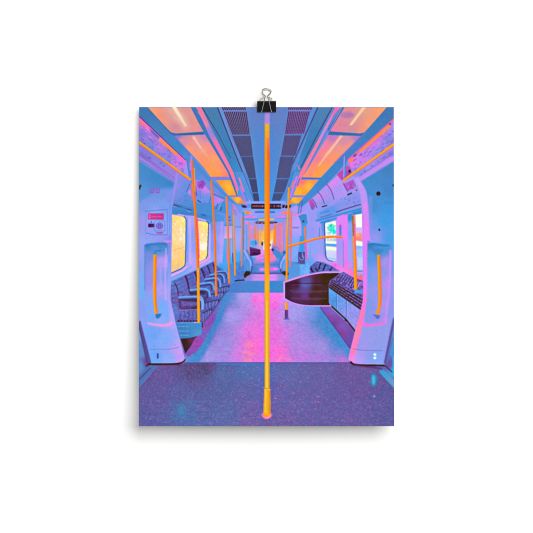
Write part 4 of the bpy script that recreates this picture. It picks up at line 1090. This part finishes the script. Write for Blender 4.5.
    for x0 in (149.8, 155.6):                                             # pictogram stickers
        line([(x0, 188.9), (x0 + 4, 188.6)], .9, (170, 88, 196), soft=.12)
        line([(x0, 193), (x0 + 4, 192.7)], .9, (160, 80, 196), soft=.12)
        line([(x0 + .3, 188.8), (x0 + .3, 193)], .9, (170, 84, 200), soft=.12)
        line([(x0 + 3.8, 188.7), (x0 + 3.8, 193)], .9, (160, 80, 196), soft=.12)
        line([(x0 + 2, 190), (x0 + 2, 192.6)], .8, (140, 88, 206), soft=.15)
    line([(145.5, 211.4), (168, 209.4)], .6, (84, 120, 206), soft=.12)
    line([(146, 233), (154, 234.8), (167.6, 234.8)], .6, (86, 120, 208), soft=.12)
    line([(167.4, 209.6), (167.4, 234)], .6, (100, 130, 216), soft=.15)
    line([(146, 212), (145.6, 233)], .5, (120, 140, 226), soft=.15)
    rect(148.2, 213.4, 163.8, 219.6, [(149, 214, (206, 64, 158)), (163, 219, (190, 52, 150))], soft=.12)
    for k in range(9):
        rect(151.6 + k * 1.25, 216 + .1 * (k % 2), 152.5 + k * 1.25, 217.4, (232, 120, 190), soft=.2, alpha=.7)
    line([(150, 214.4), (150, 218.6)], .7, (236, 150, 206), soft=.15)
    rect(148.4, 223.6, 154.4, 227.4, [(149, 224, (60, 28, 90)), (154, 227, (100, 40, 130))], soft=.15)
    ell(151.4, 222, .6, .9, (70, 70, 170), soft=.15)
    for pts in ([(154.8, 221), (165, 221)], [(154.8, 231), (165, 231)], [(154.8, 221), (154.8, 231)], [(165, 221), (165, 231)]):
        line(pts, .5, (100, 126, 214), soft=.1)
    ell(159.6, 225.9, 3.6, 3.4, (112, 96, 206), soft=.15)
    ell(159.6, 225.9, 2.6, 2.5, (150, 130, 226), soft=.15)
    ell(159.6, 225.9, 1.9, 1.8, (102, 82, 196), soft=.15)
    ell(159.6, 225.9, .9, .9, (150, 120, 220), soft=.15)
    poly([(155.4, 232.2), (164, 232), (162, 233.6), (158, 233.8)], (190, 70, 176), soft=.15)
    ell(168, 241.4, 5, .9, (220, 150, 240), soft=.5, alpha=.7)
    # hand hold recess
    rec = curve([(145.2, 245.4), (148, 244.2), (164, 243), (167.2, 244), (168.2, 248), (167.6, 275), (167.8, 300), (169.8, 318), (168.6, 322.6), (160, 324.4), (150, 324), (147.6, 318), (145, 300), (144.6, 270), (144.4, 250)], 6, True)
    poly(rec, [(147, 246, (66, 134, 206)), (160, 245, (68, 136, 212)), (166, 247, (78, 140, 216)), (147, 256, (118, 140, 226)), (149, 280, (148, 140, 234)), (160, 262, (176, 152, 242)), (165, 275, (120, 156, 244)), (160, 290, (166, 160, 246)), (167, 262, (190, 158, 248)),
               (150, 305, (128, 166, 250)), (164, 310, (120, 172, 254)), (160, 320, (140, 170, 252)), (152, 318, (120, 168, 252)), (156, 250, (84, 146, 222))], soft=.5)
    line(curve([(145, 247), (148, 244.8), (163, 243.6), (167, 245)]), 2.0, (56, 122, 200), soft=.6)
    line([(145.2, 247), (144.9, 290)], 1.0, (96, 140, 226), soft=.4)
    line(curve([(166.2, 248), (165.4, 275), (166, 300)]), 1.4, (206, 164, 248), soft=.5, alpha=.85)
    line([(161, 258), (160.6, 296)], 2.6, (182, 156, 244), soft=.9, alpha=.7)
    line(curve([(147.4, 322.6), (152, 324.2), (162, 325.2), (169.6, 324.4), (171.8, 321.6)]), 1.6, (206, 160, 246), 3.4, soft=.8)
    line(curve([(148.6, 323.2), (154, 324.4), (163, 325.4), (169.6, 324.4), (171.2, 322)]), .8, (252, 150, 226), 2.4, soft=.5)
    line([(155.2, 254.4), (154.8, 285), (155, 300), (156.4, 313.8)], 3.2, (255, 138, 4), 3.0)
    line([(154.4, 254.4), (154, 285), (154.2, 300), (155.6, 313.6)], 1.3, (250, 170, 16), 1.2, soft=.2)
    line([(156.4, 256), (156, 285), (156.2, 300), (157.6, 313)], .6, (255, 108, 30), soft=.15)
    poly([(153.8, 250.6), (156.4, 250), (156.6, 254.4), (153.6, 254.4)], (70, 136, 200), soft=.2)
    line([(156, 251), (161.5, 250.4)], 1.4, (74, 120, 180), soft=.3)
    poly([(155.6, 314), (161.8, 313.4), (160.6, 316.6), (158, 318.8), (156, 317.6)], (58, 124, 190), soft=.25)
    line([(149.6, 349.2), (170, 349), (177, 347.8), (179.6, 346.2)], .55, (110, 128, 220), soft=.15)
    rect(157, 353.2, 158.8, 358.4, (74, 76, 170), soft=.2)
    line(curve([(151.4, 341), (165, 341.4), (178.4, 339)]), .4, (146, 170, 250), soft=.3, alpha=.6)
    for x, y in ((154, 346), (175, 344.6), (146.6, 239), (166.4, 238.6), (160, 330)):
        ell(x, y, .5, .5, (104, 122, 214), soft=.15, alpha=.7)
    for k in range(16):
        x, y = 152 + RNG.random() * 26, 330 + RNG.random() * 28
        line([(x, y), (x + 1 + 2 * RNG.random(), y + RNG.random() - .5)], .35, (104, 140, 226), soft=.2, alpha=.3)
    # outer edge of the pillar foot
    line([(139.3, 321), (150, 362.8)], 3.0, (92, 76, 152), soft=.25)
    line([(138.6, 324), (147.6, 363)], 1.2, (60, 70, 130), soft=.3)
    line([(141.5, 322.5), (152.2, 362.4)], .8, (134, 150, 244), soft=.2)
    line(curve([(148, 364), (160, 364), (176, 363.6), (183, 361.8), (185.4, 359)]), 1.7, (62, 36, 22), 1.2, soft=.15)
    line([(152, 365.8), (178, 365.4)], .9, (120, 80, 160), soft=.3)

    # =====================================================================
    # DOOR PILLAR, RIGHT
    # =====================================================================
    poly([(394, 318), (394, 390), (376, 366), (385, 363)], [(392, 330, (84, 142, 206)), (392, 350, (66, 142, 216)), (388, 364, (110, 80, 168)), (393, 372, (60, 160, 220)), (392, 384, (104, 90, 170))])
    poly(D((402, 0))[:0] + [(378.6, 370.4), (383.6, 369.6), (394, 380), (394, 388)], [(382, 372, (60, 150, 216)), (392, 384, (110, 150, 196))], soft=.3)
    line([(379.4, 371.6), (393, 386)], 1.0, (36, 176, 224), soft=.2)
    rect(392.4, 356, 394, 376, (40, 178, 232), soft=.5)
    pir = [(394, 160.6), (360.4, 181.2)] + curve([(360.4, 181.2), (358, 180), (355.4, 178.4), (358.6, 190), (361.8, 208), (362.8, 236), (363, 270), (363, 294), (361.6, 306), (355, 331), (349.6, 352), (348.2, 358.6)], 6)[1:] + \
        curve([(348.2, 358.6), (350, 361.4), (353.4, 363.4), (360, 364.2)], 4) + [(384.6, 364.6), (394, 322)]
    poly(pir, [(375, 178, (66, 138, 204)), (390, 170, (66, 130, 198)), (390, 190, (62, 132, 204)), (370, 190, (68, 140, 214)), (372, 205, (64, 142, 214)), (390, 208, (58, 150, 226)), (385, 220, (60, 156, 232)), (372, 225, (96, 152, 238)), (390, 238, (68, 158, 232)), (374, 238, (140, 150, 242)),
               (366, 240, (200, 134, 244)), (392, 260, (112, 150, 238)), (392, 290, (146, 150, 240)), (392, 312, (140, 150, 238)), (375, 335, (148, 156, 238)), (385, 340, (140, 156, 238)), (362, 345, (160, 150, 240)), (370, 358, (138, 158, 240)), (382, 358, (134, 160, 244)), (358, 358, (180, 150, 246))])
    strip = [(354.6, 178.4), (358.2, 176.6), (361, 182)] + curve([(361, 182), (365.6, 190), (367.6, 200), (369, 218), (369.6, 240), (367.6, 250), (367.2, 290), (366.4, 305), (362.6, 325), (356.4, 350), (355.4, 362)], 5) + \
        [(352, 362.4), (348.3, 358.6)] + curve([(348.3, 358.6), (355, 331), (361.4, 306), (362.9, 294), (362.8, 240), (361.8, 208), (358.4, 190), (354.6, 178.4)], 5)
    poly(strip, [(357, 180, (190, 150, 246)), (362, 195, (186, 148, 246)), (364, 212, (216, 136, 246)), (366, 230, (230, 128, 248)), (365, 255, (226, 124, 248)), (365, 285, (236, 120, 246)), (364, 300, (252, 110, 220)), (360, 318, (255, 120, 190)),
                  (356, 335, (255, 126, 180)), (352, 352, (255, 120, 196)), (351, 360, (242, 130, 220)), (359, 340, (252, 112, 228)), (355, 358, (216, 140, 244))], soft=.5)
    line(curve([(370.4, 196), (370.2, 215), (371.6, 236)]), 3.2, (150, 140, 240), soft=1.2, alpha=.6)
    line([(352, 353), (361, 322)], 2.0, (255, 132, 160), soft=.6, alpha=.7)
    line([(394, 161.2), (361, 181.4)], .7, (120, 140, 230), soft=.2)
    rect(384, 201.5, 394, 204, (74, 120, 196), soft=.8, alpha=.5)
    ell(378.3, 193.6, 2.1, 2.1, (56, 34, 16), soft=.15)
    ell(379.2, 229.8, .95, 1.05, (52, 42, 66), soft=.15)
    ell(393.4, 185.4, 1.1, 1.3, (90, 44, 60), soft=.15)
    for x, y in ((358, 345), (381, 347), (389, 240), (372, 238.6), (376, 330)):
        ell(x, y, .5, .5, (104, 112, 206), soft=.15, alpha=.7)
    for k in range(14):
        x, y = 358 + RNG.random() * 22, 332 + RNG.random() * 26
        line([(x, y), (x + 1 + 2 * RNG.random(), y + RNG.random() - .5)], .35, (116, 126, 214), soft=.2, alpha=.3)
    # hand hold recess
    recr = curve([(367.4, 244.4), (371, 243), (384, 243.4), (391, 246), (391.4, 256), (390, 290), (387, 312), (385.4, 321.6), (376, 324), (366, 324.8), (364, 321), (365.6, 308), (367.2, 290)], 6, True)
    poly(recr, [(369, 246, (60, 128, 200)), (384, 247, (64, 148, 222)), (370, 256, (84, 150, 230)), (369, 275, (116, 152, 238)), (374, 275, (134, 152, 238)), (376, 290, (150, 150, 236)), (386, 262, (166, 144, 236)), (388, 285, (186, 142, 240)), (384, 305, (172, 146, 238)),
                (368, 305, (128, 150, 236)), (370, 318, (140, 146, 236)), (382, 318, (166, 142, 236)), (378, 252, (68, 142, 216))], soft=.6)
    line(curve([(367.8, 245), (372, 244), (382, 245.4), (389.4, 245.8)]), 2.2, (48, 118, 194), .9, soft=.5)
    line(curve([(367.6, 244), (372, 242.4), (384, 243)]), .7, (84, 170, 244), soft=.3)
    poly([(371, 249), (384, 249), (381, 253.4), (373, 252.6)], (60, 130, 196), soft=.8, alpha=.8)
    line(curve([(390.4, 250), (389.4, 285), (386.4, 312), (384.8, 322)]), 1.7, (204, 142, 246), soft=.6)
    line(curve([(362.6, 319), (364.2, 324.8), (372, 325), (384.6, 323.2), (386.2, 318)]), 3.0, (226, 124, 238), 2.2, soft=.8, alpha=.9)
    line(curve([(363.4, 322), (365, 325), (372, 325), (383.6, 323.2)]), 1.8, (255, 104, 214), 1.0, soft=.35)
    line([(378.6, 254.8), (379.4, 280), (379.9, 298), (379.4, 306), (377.2, 314.4)], 3.1, (255, 140, 6), 3.0)
    line([(377.8, 255), (378.6, 280), (379.1, 298), (378.6, 306), (376.4, 314.2)], 1.1, (240, 160, 20), 1.1, soft=.2)
    line([(379.9, 256), (380.8, 280), (381.2, 298), (380.6, 306)], .6, (255, 96, 40), soft=.15)
    poly([(372, 314.4), (376, 314.6), (380.4, 315.6), (378.4, 319), (376, 318.6), (375, 316.4)], (84, 116, 206), soft=.3)
    line([(352.6, 348.6), (360, 350), (383, 350.6)], .6, (112, 116, 210), soft=.15)
    for y in (354.4, 357.8):
        ell(374.7, y, 1.9, 1.6, (120, 214, 250), soft=.4)
        ell(374.7, y, 1.2, 1.1, (250, 255, 255), soft=.2)
    line([(394, 318), (384.6, 363.6)], 2.4, (88, 84, 162), soft=.25)
    line([(391.6, 319), (382.6, 362)], .8, (150, 140, 236), soft=.25)
    line([(392.6, 337), (386.4, 364)], 1.2, (96, 110, 190), soft=.4)
    line(curve([(350, 361.4), (353.6, 364), (362, 365), (384.4, 365.3)]), 1.8, (58, 34, 22), 1.6, soft=.15)
    line([(352, 364.6), (382, 368.4)], 1.4, (96, 46, 104), soft=.5)
    line([(384.4, 365), (392, 372)], 1.0, (64, 44, 70), soft=.25)
    ell(373.4, 379.6, 2.5, 6.6, (30, 150, 206), soft=1.4)
    ell(373.4, 379.6, 1.5, 5.0, (70, 186, 222), soft=.8)
    ell(374, 396, 1.4, 1.0, (130, 150, 214), soft=.5)
    ell(377, 378, 1.2, 3, (50, 130, 190), soft=.8, alpha=.7)

    # =====================================================================
    # THE MIDDLE POLE
    # =====================================================================
    rect(264.6, 107, 269.6, 124, [(265, 112, (140, 132, 214)), (267, 116, (176, 138, 224)), (269, 121, (170, 138, 226))], soft=.35)
    rect(264.2, 122.4, 270, 124.4, (176, 134, 226), soft=.3)
    PL = lambda x, y0, x1, y1, f, s=.15, a=1.0: poly([(x, y0), (x1, y0), (x1, y1), (x, y1)], f, s, a)
    PL(264.7, 123.8, 269.5, 388.6, [(267, 124, (232, 168, 40)), (267, 140, (240, 156, 30)), (267, 160, (255, 124, 14)), (267, 230, (255, 130, 16)), (267, 300, (240, 176, 30)), (267, 388, (234, 182, 36))], .1)
    PL(264.7, 124, 265.8, 300, [(265, 124, (200, 150, 30)), (265, 170, (206, 160, 40)), (265, 230, (222, 166, 60)), (265, 300, (230, 160, 40))], .25, .9)
    PL(265.4, 124, 267.4, 300, [(266, 124, (236, 180, 60)), (266, 150, (240, 150, 30)), (266, 180, (255, 140, 20)), (266, 250, (255, 160, 20)), (266, 300, (240, 186, 40))], .3, .85)
    PL(267.4, 138, 269.2, 160, [(268, 140, (255, 104, 120)), (268, 150, (255, 92, 80)), (268, 160, (255, 96, 30))], .5, .9)
    PL(268.8, 150, 269.6, 275, (255, 96, 10), .2, .8)
    PL(268.3, 290, 269.5, 388.6, [(269, 290, (255, 150, 20)), (269, 388, (206, 146, 34))], .25, .85)
    PL(266, 300, 267.6, 388, (252, 206, 70), .4, .8)
    PL(264.6, 300, 265.3, 388, (206, 150, 50), .2, .7)
    ell(266.8, 414.6, 5.4, 3.2, (208, 104, 214), soft=.35)
    ell(266.6, 416, 3.6, 2.6, (248, 120, 186), soft=.35)
    ell(268.6, 416, 2.4, 1.6, (222, 150, 236), soft=.35)
    line(curve([(261.6, 414), (263.6, 417.2), (267, 418.4), (271, 416.4)]), .7, (255, 120, 140), soft=.15)
    slv = [(264.2, 388.2), (270.2, 388.2), (270.6, 400), (270.8, 414), (268.6, 416.6), (265, 416.4), (263.2, 413.6), (263.7, 400)]
    poly(slv, [(264, 395, (216, 150, 40)), (266, 395, (246, 190, 44)), (269, 395, (238, 166, 28)), (264.4, 412, (230, 160, 30)), (267, 412, (236, 186, 50)), (269.6, 412, (240, 150, 20)), (266, 416, (255, 150, 10))], soft=.12)
    line([(265.8, 390), (265.6, 413)], 1.2, (252, 204, 84), soft=.4, alpha=.8)
    line([(269.6, 390), (269.9, 413)], .9, (214, 120, 14), soft=.3, alpha=.8)
    line([(264, 388.6), (270.4, 388.6)], .6, (196, 140, 40), soft=.15)
    line([(264, 389.5), (270.4, 389.5)], .6, (252, 200, 80), soft=.15)

    # print grain, slight softness of an enlarged photograph, then average down
    g = (RNG.random((PH * 2, PW * 2, 3)).astype(np.float32) - .5)
    g = box_blur(g, 1).repeat(K // 2, 0).repeat(K // 2, 1)
    l = value_noise(PH * K, PW * K, K * .9, K * .9)[..., None] - .5
    CV = box_blur(CV, K * .34)
    CV = CV + .42 * (CV - box_blur(CV, K * .7)) + .16 * (CV - box_blur(CV, K * 5))
    grey = CV.mean(2, keepdims=True)
    CV = grey + .955 * (CV - grey)
    CV = CV + g * 9 + l * 7
    out = CV.reshape(PH * K // DS, DS, PW * K // DS, DS, 3).mean((1, 3))
    return np.clip(out, 0, 255) / 255.0


# ------------------------------------------------------------------ the poster
D_TOP, D_BOT = 5.5, 19.0                   # mm off the wall at the clip and at the hanging edge


def sheet_depth(u, v):
    """distance from the wall (mm) of the hanging sheet; u 0..1 across, v 0..1 down"""
    return D_TOP + (D_BOT - D_TOP) * (0.3 * v + 0.7 * v * v) + 1.1 * v * (1 - v) * (1 - (2 * u - 1) ** 2)


poster = thing("poster", "unframed print of an empty pink and blue train carriage hanging from the black clip",
               "poster", P(266.5, 426, 7.0))

# sheet of paper: a thin slab that follows the hang of the print
bm = bmesh.new()
NU, NV, THICK = 12, 24, 0.28
for layer in (0, 1):
    for j in range(NV + 1):
        for i in range(NU + 1):
            u, v = i / NU, j / NV
            bm.verts.new(P(139 + 255 * u, 107 + 319 * v, sheet_depth(u, v) - 0.06 - layer * THICK))
bm.verts.ensure_lookup_table()
idx = lambda l, i, j: bm.verts[l * (NU + 1) * (NV + 1) + j * (NU + 1) + i]
for j in range(NV):
    for i in range(NU):
        for l in (0, 1):
            bm.faces.new((idx(l, i, j), idx(l, i + 1, j), idx(l, i + 1, j + 1), idx(l, i, j + 1)))
for j in range(NV):
    for i in (0, NU):
        bm.faces.new((idx(0, i, j), idx(0, i, j + 1), idx(1, i, j + 1), idx(1, i, j)))
for i in range(NU):
    for j in (0, NV):
        bm.faces.new((idx(0, i, j), idx(0, i + 1, j), idx(1, i + 1, j), idx(1, i, j)))
mesh_object("paper_sheet", bm, M_PAPER, poster)

# the print: one fine sheet whose vertices carry the ink colours
art = draw_print()
AH, AW = art.shape[:2]
lin = np.where(art <= 0.04045, art / 12.92, ((art + 0.055) / 1.055) ** 2.4) * INK_GAIN
uu, vv = np.meshgrid(np.linspace(0, 1, AW), np.linspace(0, 1, AH))
dep = sheet_depth(uu, vv)
co = np.empty((AH, AW, 3), np.float32)
base = poster.location
co[..., 0] = (139 + 255 * uu - 266.5) * PXM - base.x
co[..., 1] = -dep * 0.001 - base.y
co[..., 2] = HZ + (266.5 - 107 - 319 * vv) * PXM - base.z
g = np.arange(AH * AW, dtype=np.int32).reshape(AH, AW)
quads = np.stack([g[:-1, :-1], g[1:, :-1], g[1:, 1:], g[:-1, 1:]], -1).reshape(-1, 4)
me = bpy.data.meshes.new("printed_picture")
me.vertices.add(AH * AW)
me.vertices.foreach_set("co", co.ravel())
me.loops.add(quads.size)
me.loops.foreach_set("vertex_index", quads.ravel())
me.polygons.add(len(quads))
me.polygons.foreach_set("loop_start", np.arange(0, quads.size, 4, dtype=np.int32))
me.polygons.foreach_set("use_smooth", np.ones(len(quads), bool))
me.update(calc_edges=True)
ca = me.attributes.new("print_colour", 'FLOAT_COLOR', 'POINT')
rgba = np.ones((AH * AW, 4), np.float32)
rgba[:, :3] = lin.reshape(-1, 3)
ca.data.foreach_set("color", rgba.ravel())
me.materials.append(M_PRINT)
pic = bpy.data.objects.new("printed_picture", me)
S.collection.objects.link(pic)
pic.parent = poster

# ------------------------------------------------------------------ the binder clip
clip = thing("binder_clip", "black steel binder clip with silver wire handles gripping the top edge of the poster", "clip", P(266.6, 112, 5.5))


def tube(bm, pts, r, seg=10, cap=True):
    """round wire swept along a list of points"""
    n = len(pts)
    up = None
    rings = []
    for i in range(n):
        t = (pts[min(i + 1, n - 1)] - pts[max(i - 1, 0)]).normalized()
        if up is None:
            up = t.orthogonal().normalized()
        up = (up - t * up.dot(t)).normalized()
        side = t.cross(up)
        rings.append([bm.verts.new(pts[i] + (up * math.cos(a) + side * math.sin(a)) * r)
                      for a in (2 * math.pi * k / seg for k in range(seg))])
    for i in range(n - 1):
        for k in range(seg):
            bm.faces.new((rings[i][k], rings[i][(k + 1) % seg], rings[i + 1][(k + 1) % seg], rings[i + 1][k]))
    if cap:
        bm.faces.new(rings[0])
        bm.faces.new(rings[-1][::-1])


CX = 266.6                                  # middle of the clip
X0, X1 = CX - 9.4, CX + 9.4
ZT, ZB = 100.8, 111.2                       # top fold and gripping lips (print units)


def jaw_profile():
    """closed outline (depth mm, y) of the bent spring-steel strip: front jaw, top fold, back jaw, and back inside"""
    outer = [(5.95, ZB), (6.6, 108.0), (7.25, 104.6), (7.75, 101.9), (7.65, 101.1), (7.2, ZT), (5.5, 100.66), (3.8, ZT), (3.35, 101.1), (3.25, 101.9),
             (3.75, 104.6), (4.4, 108.0), (5.0, ZB)]
    inner = [(5.16, ZB - .1), (4.75, 108.0), (4.1, 104.6), (3.62, 102.2), (3.9, 101.35), (5.5, 101.2), (7.1, 101.35), (7.38, 102.2), (6.9, 104.6), (6.25, 108.0),
             (5.78, ZB - .1)]
    return outer + inner


bm = bmesh.new()
prof = jaw_profile()
NX = 14
cols = []
for i in range(NX + 1):
    x = X0 + (X1 - X0) * i / NX
    cols.append([bm.verts.new(P(x, y, d)) for d, y in prof])
m = len(prof)
for i in range(NX):
    for k in range(m):
        bm.faces.new((cols[i][k], cols[i][(k + 1) % m], cols[i + 1][(k + 1) % m], cols[i + 1][k]))
no, ni = 13, 11
for c in (cols[0], cols[-1]):               # raw ends of the strip
    for k in range(no - 1):
        a, b = c[k], c[k + 1]
        ka, kb = no + ni - 1 - int(round(k * (ni - 1) / (no - 1))), no + ni - 1 - int(round((k + 1) * (ni - 1) / (no - 1)))
        if ka == kb:
            bm.faces.new((a, b, c[ka]))
        else:
            bm.faces.new((a, b, c[kb], c[ka]))
# rolled lips that hold the wire ends: outer and middle lengths on both jaws
for d, gap in ((6.6, 0), (4.4, 0)):
    for xa, xb in ((X0, CX - 5.3), (CX - 3.9, CX + 3.9), (CX + 5.3, X1)):
        tube(bm, [P(xa + (xb - xa) * t / 4, ZB + .1, d) for t in range(5)], 0.62e-3, 14)
mesh_object("clip_body", bm, M_BLACK, clip, smooth=False)


def spline(pts, n=8):
    out = []
    q = [pts[0]] + pts + [pts[-1]]
    for i in range(1, len(q) - 2):
        for k in range(n):
            t = k / n
            out.append(tuple(.5 * (2 * q[i][j] + (q[i + 1][j] - q[i - 1][j]) * t
                                   + (2 * q[i - 1][j] - 5 * q[i][j] + 4 * q[i + 1][j] - q[i + 2][j]) * t * t
                                   + (3 * q[i][j] - q[i - 1][j] - 3 * q[i + 1][j] + q[i + 2][j]) * t ** 3) for j in (0, 1)))
    out.append(pts[-1])
    return out


def wire_handle(half, y_lip, d_lip, y_top, d_top):
    """half: left half of the wire outline, from its hooked end up to the top of the loop"""
    left = spline(half)
    full = left + [(-x, y) for x, y in left[-2::-1]]
    pts = [P(CX + x, y, d_lip + (d_top - d_lip) * (y_lip - y) / (y_lip - y_top)) for x, y in full]
    b = bmesh.new()
    tube(b, pts, 0.43e-3, 12)
    return mesh_object("wire_handle", b, M_WIRE, clip, smooth=True)


wire_handle([(-6.4, 111.4), (-5.4, 111.4), (-4.6, 110.6), (-3.9, 107.6), (-2.9, 103.4), (-2.35, 100.6), (-2.1, 98.4), (-1.25, 96.4),
             (-1.9, 94.9), (-3.7, 93.2), (-4.45, 91.6), (-4.0, 89.8), (-2.2, 88.7), (0, 88.4)], 111.4, 6.7, 88.4, 11.0)
wire_handle([(-6.4, 111.4), (-5.4, 111.4), (-4.7, 110.6), (-4.6, 107.0), (-4.8, 102.0), (-5.5, 99.4), (-5.3, 98.2), (-3.2, 97.3), (-1.7, 96.3),
             (-1.9, 95.0), (-3.4, 93.6), (-4.1, 91.9), (-3.6, 90.3), (-2.0, 89.4), (0, 89.1)], 111.4, 4.2, 89.1, 0.75)
